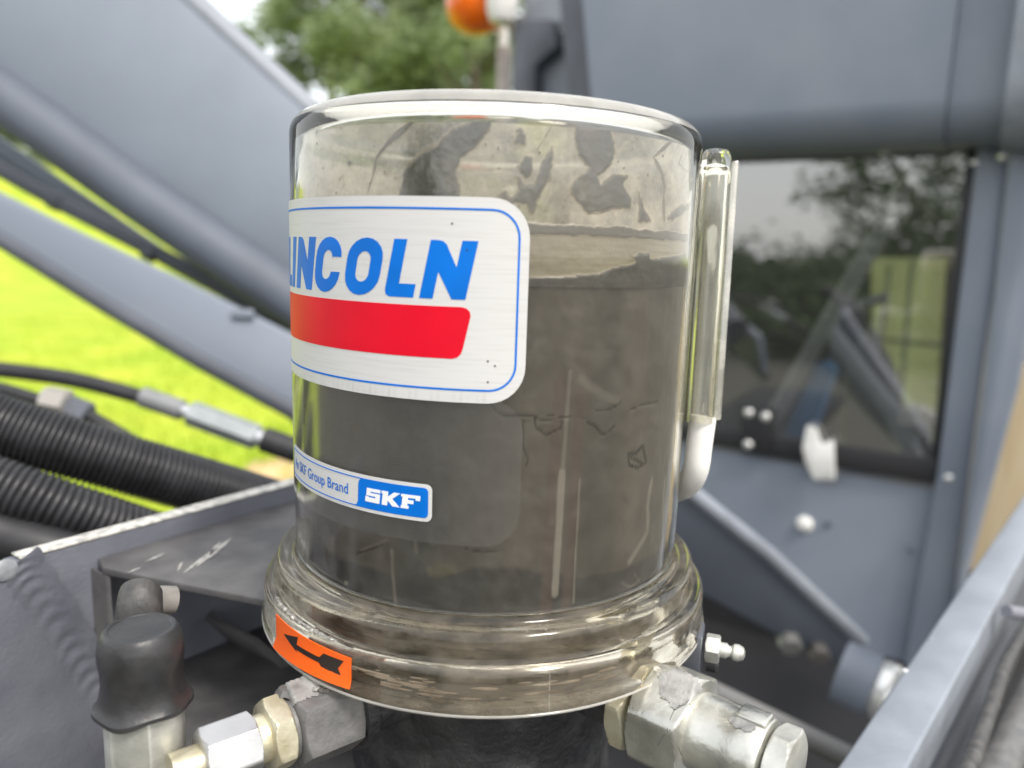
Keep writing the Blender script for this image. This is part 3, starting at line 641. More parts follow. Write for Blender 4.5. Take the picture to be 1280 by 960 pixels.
def film_material():
    m = bpy.data.materials.new('grease_film'); m.use_nodes = True; n = m.node_tree.nodes; l = m.node_tree.links; n.remove(n['Principled BSDF']); out = n['Material Output']
    def attr(k): a = n.new('ShaderNodeAttribute'); a.attribute_name = k; return a.outputs['Fac']
    def math_(op, a, b):
        q = n.new('ShaderNodeMath'); q.operation = op; q.use_clamp = True
        for i, v in enumerate((a, b)):
            if isinstance(v, (int, float)): q.inputs[i].default_value = v
            else: l.new(v, q.inputs[i])
        return q.outputs[0]
    def ramp(fac, els):
        r = n.new('ShaderNodeValToRGB'); l.new(fac, r.inputs[0]); e = r.color_ramp.elements
        while len(e) < len(els): e.new(.5)
        for k, (p, c) in zip(e, els): k.position = p; k.color = (*c, 1)
        return r.outputs[0]
    tc = n.new('ShaderNodeTexCoord')
    def nz(sc_, det=8, ro=.65, st=None):
        t = n.new('ShaderNodeTexNoise'); t.inputs['Scale'].default_value = sc_; t.inputs['Detail'].default_value = det; t.inputs['Roughness'].default_value = ro
        if st: mp = n.new('ShaderNodeMapping'); mp.inputs['Scale'].default_value = st; l.new(tc.outputs['Object'], mp.inputs[0]); l.new(mp.outputs[0], t.inputs['Vector'])
        else: l.new(tc.outputs['Object'], t.inputs['Vector'])
        return t.outputs['Fac']
    th, bd = attr('thick'), attr('band')
    film = ramp(nz(28, 10, .7), [(.38, (.32, .30, .285)), (.48, (.70, .64, .545)), (.60, (.96, .90, .79))])
    greasec = ramp(th, [(0.0, (.6, .54, .42)), (.3, (.36, .30, .21)), (.55, (.19, .168, .138)), (.85, (.118, .111, .103)), (1.0, (.10, .096, .09))])
    tanc = ramp(nz(40, 5, .6, (1, 1, 16)), [(.3, (.36, .31, .22)), (.7, (.50, .445, .335))])
    def mixc(f, a, b):
        x = n.new('ShaderNodeMix'); x.data_type = 'RGBA'; l.new(f, x.inputs[0]); l.new(a, x.inputs[6]); l.new(b, x.inputs[7]); return x.outputs[2]
    base = mixc(bd, film, tanc)
    base = mixc(math_('MULTIPLY', th, 2.2), base, greasec)
    hz = n.new('ShaderNodeMapRange'); l.new(nz(20, 9, .68), hz.inputs[0]); hz.inputs['From Min'].default_value = .34; hz.inputs['From Max'].default_value = .64; hz.inputs['To Min'].default_value = .12; hz.inputs['To Max'].default_value = .92
    fac = math_('ADD', math_('ADD', hz.outputs[0], math_('MULTIPLY', th, 1.0)), bd)
    fac = math_('MINIMUM', fac, .98)
    tr = n.new('ShaderNodeBsdfTransparent'); tr.inputs[0].default_value = (.94, .90, .84, 1)
    df = n.new('ShaderNodeBsdfDiffuse'); tl = n.new('ShaderNodeBsdfTranslucent'); l.new(base, df.inputs[0]); l.new(base, tl.inputs[0])
    dd = n.new('ShaderNodeMixShader'); dd.inputs[0].default_value = .25; l.new(df.outputs[0], dd.inputs[1]); l.new(tl.outputs[0], dd.inputs[2])
    gl = n.new('ShaderNodeBsdfGlossy'); gl.inputs['Roughness'].default_value = .22
    g2 = n.new('ShaderNodeMixShader'); g2.inputs[0].default_value = .07; l.new(dd.outputs[0], g2.inputs[1]); l.new(gl.outputs[0], g2.inputs[2])
    bp = n.new('ShaderNodeBump'); bp.inputs['Strength'].default_value = .25; bp.inputs['Distance'].default_value = .001; l.new(nz(420, 3), bp.inputs['Height'])
    for k in (df, gl): l.new(bp.outputs[0], k.inputs['Normal'])
    mx = n.new('ShaderNodeMixShader'); l.new(fac, mx.inputs[0]); l.new(tr.outputs[0], mx.inputs[1]); l.new(g2.outputs[0], mx.inputs[2]); l.new(mx.outputs[0], out.inputs[0])
    return m
flm = mk('grease_film', V, F, film_material(), pump, angle=None)
for nm_, arr in (('thick', TH), ('band', BAND)):
    at_ = flm.data.attributes.new(nm_, 'FLOAT', 'POINT'); at_.data.foreach_set('value', arr.astype(np.float32).ravel())
# the grease itself: a dense surface whose marks (pale streaks, cracks, darker lower band) are soft-edged attributes
zr2 = [-.1273+.1203*j/150 for j in range(151)]
A_, Z_ = np.meshgrid(np.array(cols), np.array(zr2)); S_x = A_*RB
nA = np.zeros_like(A_); nB = np.zeros_like(A_); nC = np.zeros_like(A_)
for j in range(A_.shape[0]):
    for i in range(A_.shape[1]):
        p = Vector((math.cos(A_[j, i])*RB, math.sin(A_[j, i])*RB, Z_[j, i]))
        nA[j, i] = noise.fractal(p*260, .8, 2.1, 3); nB[j, i] = noise.fractal(p*700, .7, 2.1, 2); nC[j, i] = noise.fractal(p*70, .9, 2.1, 3)
PALE = np.zeros_like(A_); DARK = np.zeros_like(A_); WARM = np.zeros_like(A_); CR = np.zeros_like(A_)
def line_(px, wmm, soft, r=.0814): return np.abs(sdist(gedge(px, r), False))*1000, wmm, soft
def addl(arr, px, wmm, soft, amp):
    d = np.abs(sdist(gedge(px), False))*1000+.12*nA; np.maximum(arr, amp*sstep((wmm+soft-d)/soft), out=arr)
addl(PALE, [(712, 465), (708, 520), (702, 600)], .25, .9, .35); addl(PALE, [(702, 590), (697, 680), (693, 742)], .9, .9, .75)  # pale bar paints a reflection into the grease colour
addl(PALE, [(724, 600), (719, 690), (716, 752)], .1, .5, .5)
addl(WARM, [(700, 480), (690, 620), (682, 766)], 1.2, 2.2, .8); addl(WARM, [(726, 490), (716, 640), (706, 764)], .8, 2.0, .8)  # pinkish flanks of that painted reflection
addl(PALE, z5([(640, 480), (645, 600), (660, 740)]), .25, .8, .35); addl(PALE, z5([(750, 440), (755, 490)]), .3, .9, .3); addl(PALE, z5([(500, 480), (560, 455), (620, 430)]), .15, .8, .25)
addl(PALE, z6([(800, 0), (780, 120), (780, 240), (745, 300), (700, 380)]), .5, 1.4, .5); addl(PALE, z6([(860, 0), (850, 120), (850, 260), (845, 400)]), .4, .9, .5); addl(PALE, z6([(720, 440), (740, 470), (700, 500), (660, 480)]), .1, .6, .35)
addl(PALE, z5([(425, 632), (436, 632)]), .35, .4, .8); addl(PALE, z4([(480, 540), (520, 580), (590, 620), (640, 640)]), .5, 2.0, .22)
for q, wq in ((z4([(55, 660), (65, 690), (110, 712), (200, 715), (290, 705), (400, 722), (500, 720)]), .10), (z4([(255, 725), (262, 770), (310, 805), (380, 770), (385, 738), (320, 735), (255, 725)]), .16), (z4([(505, 745), (540, 760), (570, 800), (600, 790), (630, 760)]), .2),
              (z4([(540, 690), (590, 690), (640, 665), (655, 650)]), .16), (z4([(200, 740), (205, 820), (200, 870), (225, 915), (215, 950)]), .1), (z4([(690, 690), (760, 660), (830, 645)]), .1), (z4([(690, 895), (730, 890), (760, 855), (775, 930), (740, 960), (700, 945), (690, 895)]), .45), (z4([(700, 905), (760, 940)]), .5),
              (z5([(480, 495), (540, 475), (600, 455)]), .08), (z5([(980, 470), (1060, 490), (1160, 480)]), .08)):
    addl(CR, q, wq, .35, .9)
olive = sstep((.001-sdist(gedge(z5([(810, 570), (860, 545), (930, 560), (940, 580), (880, 605), (820, 600)])))+.0006*nA)/.0018)
dl = sdist(gedge([(360, 655), (395, 676), (440, 700), (500, 716), (560, 716), (600, 709), (660, 712), (720, 722), (770, 712), (815, 690), (850, 672), (850, 740), (790, 775), (720, 800), (612, 815), (500, 800), (420, 770), (360, 730)]))
DARK = sstep((.0008-dl+.0007*nA+.001*nC)/.0022)
V, F = [], []
for j in range(A_.shape[0]):
    for i in range(nc_):
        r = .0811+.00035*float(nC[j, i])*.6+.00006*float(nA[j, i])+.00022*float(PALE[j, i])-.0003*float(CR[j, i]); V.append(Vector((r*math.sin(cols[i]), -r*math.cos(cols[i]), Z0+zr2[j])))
for j in range(A_.shape[0]-1):
    for i in range(nc_): i2 = (i+1) % nc_; F.append([j*nc_+i, j*nc_+i2, (j+1)*nc_+i2, (j+1)*nc_+i])
pr = (A_.shape[0]-1)*nc_
for rr in (.06, .03, .0005):
    b0 = len(V)
    for i in range(nc_): V.append(Vector((rr*math.sin(cols[i]), -rr*math.cos(cols[i]), Z0-.009+.003*noise.noise(Vector((rr*40*math.cos(cols[i]), rr*40*math.sin(cols[i]), 2))))))
    for i in range(nc_): i2 = (i+1) % nc_; F.append([pr+i, pr+i2, b0+i2, b0+i])
    pr = b0
def grease_material():
    m = bpy.data.materials.new('dark_grease'); m.use_nodes = True; n = m.node_tree.nodes; l = m.node_tree.links; p = n['Principled BSDF']
    def attr(k): a = n.new('ShaderNodeAttribute'); a.attribute_name = k; return a.outputs['Fac']
    tc = n.new('ShaderNodeTexCoord'); mp = n.new('ShaderNodeMapping'); mp.inputs['Scale'].default_value = (1, 1, .10); l.new(tc.outputs['Object'], mp.inputs[0])
    nz = n.new('ShaderNodeTexNoise'); nz.inputs['Scale'].default_value = 24; nz.inputs['Detail'].default_value = 3; l.new(mp.outputs[0], nz.inputs['Vector'])
    rp = n.new('ShaderNodeValToRGB'); l.new(nz.outputs['Fac'], rp.inputs[0]); e = rp.color_ramp.elements; e[0].position = .3; e[1].position = .72; e[0].color = (.064, .060, .059, 1); e[1].color = (.15, .130, .113, 1)  # vertical bands paint a soft sheen into the grease colour
    col = rp.outputs[0]
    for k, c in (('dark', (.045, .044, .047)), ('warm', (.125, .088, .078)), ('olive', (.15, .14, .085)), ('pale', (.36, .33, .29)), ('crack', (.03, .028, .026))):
        x = n.new('ShaderNodeMix'); x.data_type = 'RGBA'; l.new(attr(k), x.inputs[0]); l.new(col, x.inputs[6]); x.inputs[7].default_value = (*c, 1); col = x.outputs[2]
    l.new(col, p.inputs['Base Color']); p.inputs['Roughness'].default_value = .38; p.inputs['Specular IOR Level'].default_value = .45
    return m
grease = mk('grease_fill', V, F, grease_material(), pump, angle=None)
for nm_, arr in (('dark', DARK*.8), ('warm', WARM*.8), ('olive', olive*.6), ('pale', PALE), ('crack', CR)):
    at_ = grease.data.attributes.new(nm_, 'FLOAT', 'POINT'); full = np.zeros(len(V), np.float32); full[:arr.size] = arr.astype(np.float32).ravel(); at_.data.foreach_set('value', full)
rimp = [(RB-rc+(rc+.00012)*math.cos(R_(t)), ZT-rc+(rc+.00012)*math.sin(R_(t))) for t in (92, 84, 76, 68, 60, 52, 44, 36, 28)]
mk('lid_edge_glint', *lathe_g(rimp, (0, 0, Z0), (0, 0, 1), 160, False), RIM, shell)  # pale band paints the bright refraction of the clear lid edge
# base ring
RP = [(85.2, -126.6), (85.5, -128.6), (86.6, -129.9), (88.2, -130.0), (89.8, -129.7), (91.4, -130.1), (92.7, -131.2), (93.3, -133), (93.4, -137.6), (93.6, -139.6), (94.2, -140.4), (95.4, -140.2), (97.0, -140.7), (98.0, -142.2), (98.4, -144.2), (98.5, -151.5), (98.8, -153.6), (99.3, -154.6), (99.3, -156.2), (98.6, -157.2), (96.5, -157.4), (92.0, -157.4)]
ring = mk('base_ring', *lathe_g([(r/1000, z/1000) for r, z in RP]+[(.0835, -.1574), (.0835, -.1275), (RP[0][0]/1000, RP[0][1]/1000)], (0, 0, Z0), (0, 0, 1), 192, False), RINGG, pump, angle=60)
mk('bottom_lip', *lathe_g([(.0990+.0006*math.cos(R_(t)), -.15695+.0006*math.sin(R_(t))) for t in range(-90, 91, 30)], (0, 0, Z0), (0, 0, 1), 192, False), RIM, ring)  # cream ring painted as the glint along the lip
RIN = mat('ring_inner_grime', (0.045, 0.04, 0.035), 0.55, var=.4, vscale=45, col2=(0.15, 0.13, 0.10), contrast=(.4, .75), stretch=(1, 1, 3), bump=.2, bscale=200)
mk('inner_flange', *lathe_g([(x/1000, z/1000) for x, z in ((80.0, -127.3), (83.2, -127.6), (83.3, -140), (83.3, -157.3), (70, -157.3))], (0, 0, Z0), (0, 0, 1), 160, False), RIN, ring)
# dirt lodged on the ring's lower band, dried grease on its shoulder
for i in range(34):
    a = rp_.uniform(-.5, .5); z = -.1445-rp_.random()**1.2*.006; s = rp_.uniform(.0006, .0055)
    lp = [((a*RB)+s*math.cos(t)*rp_.uniform(.6, 1.2), z+s*.10*math.sin(t)*rp_.uniform(.5, 1.3)) for t in [k*.63 for k in range(10)]]
    mk('dirt_patch', *wrap_g([lp], .09885, .0003, .001), DIRTB, ring)
CRUD = mat('dried_grease', (0.34, 0.33, 0.30), 0.45, var=.3, vscale=400, bump=.6, bscale=900)
CRUDC = clear('dried_clear_grease', tint=(.9, .89, .85), ior=1.8, haze=.35, hazecol=(.72, .7, .64), rough=.12, hz_var=.3, hz_scale=300, bump=.5, bscale=500)
cp_, cr_ = [], []
for i in range(90):
    a = R_(-63+i*.36); q = noise.noise(Vector((i*.31, 2, 5))); cp_.append(Vector(((.0956+.0007*q)*math.sin(a), -(.0956+.0007*q)*math.cos(a), Z0-.1406)))
    cr_.append((.0007+.0010*abs(noise.noise(Vector((i*.23, 7, 1)))))*min(1, i/6, (89-i)/14+.05))
mk('dried_grease_ridge', *tube_g(cp_, cr_, 10), CRUDC, ring)
mk('mould_seam', *tube_g([Vector(((r/1000+.0002)*math.sin(R_(13.5)), -(r/1000+.0002)*math.cos(R_(13.5)), Z0+z/1000)) for r, z in RP[13:19]], .00016, 6), CRUDC, ring)

# big label
lab = mk('brand_label', *wrap_g([MM(rrect(-132, 11.4, -50.4, 17.0, 12.5))], RB+.00045, .0003, .002), LABELW, pump)
mk('border_line', *wrap_g([MM(rrect(-128.4, 8.4, -46.4, 13.5, 9.2)), MM(rrect(-127.7, 7.7, -45.7, 12.8, 8.5))], RB+.00056, .00008, .002), BLUE, lab)
def sk(x, z, x0): return x  # coordinates below already slant
def arc(cx, cy, rx, ry, a0, a1, n=10): return [(cx+rx*math.cos(R_(a0+(a1-a0)*i/n)), cy+ry*math.sin(R_(a0+(a1-a0)*i/n))) for i in range(n+1)]
SL = math.tan(R_(11.5))
def slant(loop, x0): return [(x0+x+(y)*SL, y-16.0) for x, y in loop]   # y from 0 (foot) to 19 (cap)
H = 19.1
letters = []
def NN(x0):  # N, rounded upper left shoulder, foot width 15.6
    return [slant([(0, 0), (4.7, 0), (4.7, 8.9), (11.1, 0), (15.7, 0), (15.7, H), (10.5, H), (10.5, 10.4), (5.6, H-1.3), (4.2, H-.3), (2.6, H), (0, H)], x0)]
letters += [NN(-24.75), NN(-91.7+.2)]
letters.append([slant([(0+2.1, 0), (11.0, 0), (11.0, 4.5), (4.9, 4.5), (4.9, H), (0.1, H), (0, 2.2), (.6, .7)], -37.9)])
letters.append([slant([(2.1, 0), (11.0, 0), (11.0, 4.5), (4.9, 4.5), (4.9, H), (0.1, H), (0, 2.2), (.6, .7)], -112.2)])
letters.append([slant([(0, 0), (4.8, 0), (4.8, H), (0, H)], -99.3)])
def OO(x0, w=15.4):
    out = arc(w/2, 12.3, w/2, 7.0, 0, 180)+arc(w/2, 6.8, w/2, 7.0, 180, 360)
    inn = arc(w/2, 11.8, w/2-4.8, 2.9, 0, 180)+arc(w/2, 7.3, w/2-4.8, 2.9, 180, 360)
    return [slant(out, x0), slant(inn, x0)]
letters.append(OO(-56.3))
w_ = 15.0
letters.append([slant([(w_, 12.4)]+arc(w_/2, 12.3, w_/2, 7.0, 0, 180)+arc(w_/2, 6.8, w_/2, 7.0, 180, 360)+[(w_, 7.2), (w_-4.8, 7.2)]+arc(w_/2, 7.3, w_/2-4.8, 2.9, 360, 180)+arc(w_/2, 11.8, w_/2-4.8, 2.9, 180, 0)+[(w_-4.8, 12.4)], -74.3)])
for L in letters: mk('letter', *wrap_g([MM(l) for l in L], RB+.00056, .00008, .0012), BLUE, lab)
rb = [(-114, -18.4), (-11.0, -18.4)]+[(-7.6+1.2*0-1.4*(1-math.cos(R_(t)))*0, -18.4) for t in ()]
rb = [(-111, -18.4), (-10.2, -18.4), (-8.6, -18.8), (-7.5, -19.8), (-7.2, -21.3), (-9.6, -32.4), (-10.2, -34.0), (-11.4, -35.2), (-13.0, -35.7), (-114.5, -35.7)]
mk('red_bar', *wrap_g([MM(rb)], RB+.00056, .00008, .0015), RED, lab)
for x, z in ((-13.9, 8.5), (-8.9, .1), (-1.2, -36.0), (1.2, -37.5), (-1.0, -43.0)):
    mk('dirt_speck', *wrap_g([MM([(x-.35, z), (x, z+.35), (x+.4, z-.1), (x, z-.4)])], RB+.0006, .00008, .001), BLACKP, lab)
# small strip label
lab2 = mk('strip_label', *wrap_g([MM(rrect(-103, -19.3, -93.4, -80.0, 2.2, 5))], RB+.00045, .0003, .002), LABELW, pump)
mk('border_line', *wrap_g([MM(rrect(-102.2, -20.6, -92.1, -81.2, 1.6, 5)), MM(rrect(-101.8, -21, -91.7, -81.6, 1.3, 5))], RB+.00056, .00008, .002), BLUE, lab2)
mk('blue_field', *wrap_g([MM([(-47.3, -81.3), (-22.2, -81.3), (-21.0, -82.0), (-20.6, -83.0), (-20.6, -90.4), (-21.0, -91.4), (-22.0, -92.0), (-51.3, -92.0), (-49.8, -91.4), (-49.0, -90.0), (-48.9, -83.8), (-48.5, -82.2)])], RB+.0006, .0001, .0015), BLUE, lab2)
def sl2(loop, x0, y0=-89.4): return [(x0+x+y*.10, y0+y) for x, y in loop]
S_ = [(0, 0), (6.2, 0), (6.2, 3.4), (2.0, 3.4), (2.0, 3.9), (6.2, 3.9), (6.2, 5.1), (0.3, 5.1), (0.3, 2.3), (4.3, 2.3), (4.3, 1.7), (1.4, 1.7), (1.4, 2.0), (0, 2.0)]
K_ = [(0.0, 0), (2.2, 0), (2.2, 1.9), (4.4, 0), (7.2, 0), (4.0, 2.7), (6.9, 5.1), (4.4, 5.1), (2.2, 3.3), (2.2, 5.1), (-.5, 5.1), (-.5, 4.2), (0, 4.2)]
F_ = [(0, 0), (3.0, 0), (3.0, 1.0), (2.4, 1.0), (2.4, 1.9), (4.6, 1.9), (4.6, 3.2), (2.4, 3.2), (2.4, 4.0), (5.3, 4.0), (5.3, 3.3), (6.9, 3.3), (6.9, 5.1), (-.3, 5.1), (-.3, 4.2), (.3, 4.2), (.3, 1.0), (0, 1.0)]
for lp, x0 in ((S_, -45.6), (K_, -38.4), (F_, -30.8)): mk('letter', *wrap_g([MM(sl2(lp, x0))], RB+.00068, .00008, .0012), WHITEP, lab2)
cu = bpy.data.curves.new('text', 'FONT'); cu.body = 'An SKF Group Brand'; cu.size = 0.0058; cu.space_character = 1.02; cu.resolution_u = 3; cu.offset = 0.00004
to = bpy.data.objects.new('text', cu); COL.objects.link(to); bpy.context.view_layer.update()
tm = to.evaluated_get(bpy.context.evaluated_depsgraph_get()).to_mesh()
xs = [v.co.x for v in tm.vertices]; wv = max(xs)-min(xs); x1 = -.0540; sx = 0.0445/wv
V = []
for v in tm.vertices:
    s = x1-(max(xs)-v.co.x)*sx; z = -.0885+v.co.y; a = s/RB; rr = RB+.0006; V.append(Vector((rr*math.sin(a), -rr*math.cos(a), Z0+z)))
F = [list(p.vertices) for p in tm.polygons]
mk('lettering', V, F, BLUE, lab2, smooth=False)
bpy.data.objects.remove(to)
# clear backing film
mk('clear_sticker', *wrap_g([MM(rrect(-130, 11.2, -101.0, -49.0, 12))], RB+.00030, .00012, .002), STICKER, pump)
# orange arrow label on the ring
RL = .0985
def rl(pts, k=RB): return [(R_(t)*RB, z/1000) for t, z in pts]
rf = lambda off: (lambda s, z: RL+off+max(0, (-z-.1515))*.35)
ar = mk('arrow_label', *wrap_g([rl([(-55.2, -141.9), (-28.0, -142.6), (-28.1, -154.1), (-55.4, -155.6)])], RL, .0003, .0015, rf(.0005)), ORANGE, pump)
aw = [(905, 328), (968, 343), (962, 376), (1062, 432), (1082, 415), (1172, 450), (1146, 482), (1167, 530), (1080, 492), (1062, 456), (958, 396), (966, 412)]
mk('arrow_print', *wrap_g([[(lambda t: (t[0]*RB, t[1]))(cyl(100+x*.28125, 700+y*.28125, RL+.0006)) for x, y in aw]], RL, .0001, .0015, rf(.00065)), BLACKP, ar)

# dark cast housing under the ring
HP = [(70, -155), (69.5, -160), (67, -166), (62, -176), (61, -230), (64, -262)]
hs_ = mk('pump_housing', *lathe_g([(r/1000, z/1000) for r, z in HP], (0, 0, Z0), (0, 0, 1), 96, False), CAST, pump)
def pol(th, r, z): return Vector((r*math.sin(R_(th)), -r*math.cos(R_(th)), Z0+z))
# left outlet: dark painted hexagon, thin yellow hexagon, white hexagon
zc = -.1715
zc = -.1735; P0 = atz(440, 880, zc); P1 = atz(236, 958, zc); ax = (P1-P0).normalized()
def along(px, py): return (atz(px, py, zc)-P0).dot(ax)
lo = root('left_outlet', P0, '', '') if False else None
mk('outlet_boss', *lathe_g([(.013, -.02), (.013, -.004), (.0165, -.003), (.0165, .0015), (.014, .002)], P0, ax, 40), CAST, pump)
s1 = 0.0015
fit_l = mk('outlet_fitting', *hex_g(P0+ax*s1, ax, .0285, .0235, .25, .06), GREYP, pump, label='dark grey painted hexagon of the left outlet')
mk('lock_nut', *hex_g(P0+ax*(s1+.0252), ax, .0235, .0080, .25, .10), ZINC_Y, fit_l)
mk('thread_collar', *lathe_g([(.0102, 0), (.0112, .0006), (.0112, .0018), (.0102, .0022)], P0+ax*(s1+.0232), ax, 40), GREYP, fit_l)
mk('yellow_neck', *lathe_g([(.0085, 0), (.0085, .006), (.0076, .007)], P0+ax*(s1+.0328), ax, 40), ZINC_Y, fit_l)
mk('white_hexagon', *hex_g(P0+ax*(s1+.0368), ax, .0192, .0185, .1, .08), ZINC_W, fit_l)
mk('tail_tube', *lathe_g([(.0062, 0), (.0062, .010)], P0+ax*(s1+.0550), ax, 30), ZINC_Y, fit_l)
for i in range(14):
    p = P0+ax*rp_.uniform(.001, .017)+Vector((0, 0, .0145))+ax.cross(Vector((0, 0, 1)))*rp_.uniform(-.006, .006)
    V, F = lathe_g([(.0001, -.001), (.0013, -.0006), (.0019, .0), (.001, .0006), (.0001, .0008)], p, (0, 0, 1), 10)
    V = [p+(v-p)*rp_.uniform(.7, 1.1)*(1+.6*noise.noise(v*900)) for v in V]; mk('dried_grease', V, F, GREASE_SM if i % 2 else CRUD, fit_l)
p = P0+ax*.0245+Vector((0, 0, .0125))+ax.cross(Vector((0, 0, 1)))*.003
V, F = lathe_g([(.0001, -.003), (.003, -.002), (.0042, 0), (.0026, .0018), (.0001, .0024)], p, (0, 0, 1), 16)
mk('grease_lump', [p+(v-p)*(1+.7*noise.noise(v*450)) for v in V], F, GREASE, fit_l)
# right outlet: flange hexagon, large rounded nut, cream ferrule, end nut
Q0 = atz(790, 888, zc); Q1 = atz(1010, 960, zc); qx = (Q1-Q0).normalized()
qx = (pol(49, .14, zc)-pol(49, .08, zc)).normalized(); Q0 = pol(43.5, .0835, zc+.001)
mk('outlet_boss', *lathe_g([(.013, -.02), (.013, -.002), (.012, .0)], Q0, qx, 40), CAST, pump)
fit_r = mk('outlet_fitting', *hex_g(Q0-qx*.0005, qx, .0335, .0085, .3, .10), ZINC_Y, pump, label='large cream plated nut of the right outlet')
V, F = hex_g(Q0+qx*.0095, qx, .0365, .0215, .42, .075, 96, .6)
mk('union_nut', V, F, ZINC_C, fit_r)
mk('ferrule', *lathe_g([(.0128, 0), (.0139, .001), (.0142, .010), (.0139, .0165), (.0147, .018), (.0147, .0265), (.0137, .0282), (.0115, .029)], Q0+qx*.0288, qx, 48), ZINC_C, fit_r)
mk('end_nut', *hex_g(Q0+qx*.0585, qx, .0255, .008, .1, .1), ZINC, fit_r)
mk('ferrule_lug', *box_g(Q0+qx*.0510+Vector((0, 0, .0140)), qx*.011, qx.cross(Vector((0, 0, 1)))*.009, Vector((0, 0, .0035)), .0012, 3), ZINC_C, fit_r)
CRK = mat('dark_crack_dirt', (0.12, 0.115, 0.105), .6)
ny = qx.cross(Vector((0, 0, 1))).normalized()
if ny.dot(CAM-Q0) < 0: ny = -ny
def skin(px, py, mdl): # point on the nut in front of a pixel
    D = ray(px, py).normalized(); hitp = mdl.ray_cast(CAM-ORI[pump], D); return hitp[1]+ORI[pump]-D*.0001 if hitp[0] else None
bpy.context.view_layer.update()
un_ = [c for c in fit_r.children if c.name.startswith('union_nut')][0]
for pts in ([(843, 887), (838, 898), (834, 912), (838, 925), (842, 935)], [(838, 912), (829, 920), (822, 932)], [(838, 925), (848, 934), (852, 944)], [(825, 872), (835, 876), (843, 888), (852, 882), (862, 880)], [(862, 880), (868, 888), (872, 895)]):
    w3 = [skin(x, y, un_) for x, y in pts]; w3 = [q for q in w3 if q]
    if len(w3) > 1: mk('paint_crack', *tube_g(w3, .00013, 6), CRK, fit_r)
def smudge(mdl, pts, m, par, step=2.2, lift=.00025):
    xs = [p[0] for p in pts]; ys = [p[1] for p in pts]; grid = {}; V, F = [], []
    def ins(x, y):
        c = False
        for k in range(len(pts)):
            (x1, y1), (x2, y2) = pts[k-1], pts[k]
            if (y1 > y) != (y2 > y) and x < (x2-x1)*(y-y1)/(y2-y1)+x1: c = not c
        return c
    nx_, ny_ = int((max(xs)-min(xs))/step)+2, int((max(ys)-min(ys))/step)+2
    for j in range(ny_):
        for i in range(nx_):
            x, y = min(xs)+i*step, min(ys)+j*step; ox, oy = 3*noise.noise(Vector((x*.12, y*.12, 1))), 3*noise.noise(Vector((x*.12, y*.12, 9)))
            if not ins(x+ox, y+oy): continue
            D = ray(x, y).normalized(); h = mdl.ray_cast(CAM-ORI[pump], D)
            if h[0]: grid[(i, j)] = len(V); V.append(h[1]+ORI[pump]+h[2]*(lift+.0003*abs(noise.noise(Vector((x*.2, y*.2, 4))))))
    for (i, j) in grid:
        q = [(i, j), (i+1, j), (i+1, j+1), (i, j+1)]
        if all(k in grid for k in q):
            c = [grid[k] for k in q]
            if max((V[c[0]]-V[k]).length for k in c) < .004: F.append(c)
    if F: mk('grease_smudge', V, F, m, par)
SMUDGE = mat('grey_grease_smudge', (.15, .15, .147), .4, var=.3, vscale=120, col2=(.36, .355, .335), bump=.3, bscale=700)
smudge(un_, [(822, 842), (845, 836), (872, 846), (880, 862), (866, 876), (850, 884), (843, 892), (836, 878), (824, 872)], SMUDGE, fit_r)
fe_ = [c for c in fit_r.children if c.name.startswith('ferrule') and 'lug' not in c.name][0]
smudge(fe_, [(905, 900), (925, 893), (948, 905), (940, 918), (920, 912)], SMUDGE, fit_r)
smudge(fit_l, [(352, 850), (385, 838), (420, 850), (412, 868), (392, 872), (372, 880), (360, 895), (345, 880)], SMUDGE, fit_l)
# grease nipple at the back right
N0 = pol(88, .0985, -.1655); nx = (pol(70, .2, -.1655)-pol(70, .1, -.1655)).normalized()
N0 = at(878, 808, .325)
mk('nipple_block', *box_g(N0-nx*.006+Vector((0, 0, -.003)), nx*.012, nx.cross(Vector((0, 0, 1)))*.016, Vector((0, 0, .021)), .001), SLATE_DK, pump)
nip = mk('grease_nipple', *hex_g(N0+nx*.0012, nx, .0105, .006, .2, .1), ZINC, pump, label='small zinc grease nipple at the right of the ring')
mk('nipple_tip', *lathe_g([(.0032, .006), (.0032, .0085), (.0024, .0095), (.0022, .0105), (.0034, .0115), (.0036, .0135), (.0026, .0155), (.001, .0162)], N0+nx*.0012, nx, 24), ZINC, nip)
N1 = at(889, 829, .325)
mk('block_screw', *lathe_g([(.0035, -.002), (.0036, .002), (.0028, .003), (.0005, .0033)], N1, nx, 20), RUBBER, pump)
# clear side tube with white drain hose
VT = at(896, 188, .338); VB = at(872, 528, .338)
tdir = (VB-VT).normalized()
tpr = [(.0006, -.0002), (.0034, .0001), (.0056, .0009), (.0064, .0028), (.0066, .0060)]
Lt = (VB-VT).length
vt = mk('vent_tube', *lathe_g(tpr+[(.0067, Lt*.3), (.0067, Lt*.6), (.0067, Lt), (.0050, Lt), (.0050, Lt*.5), (.0048, .011), (.0036, .0075), (.0006, .0065)], VT, tdir, 48, False), TUBEG, pump, angle=60)
mk('tube_fin', *box_g(VT.lerp(VB, .5)+r_*.0083-f_*.001+tdir*.002, r_*.0030, f_*.0024, tdir*(Lt-.006), .0008), RIM2, vt)
wt = spline([at(879, 520, .339), at(874, 555, .340), at(869, 588, .343), at(857, 607, .362), at(834, 615, .40), at(800, 618, .43)], 16)
mk('white_drain_hose', *tube_g(wt, .0058, 28), WHITEPL, pump)

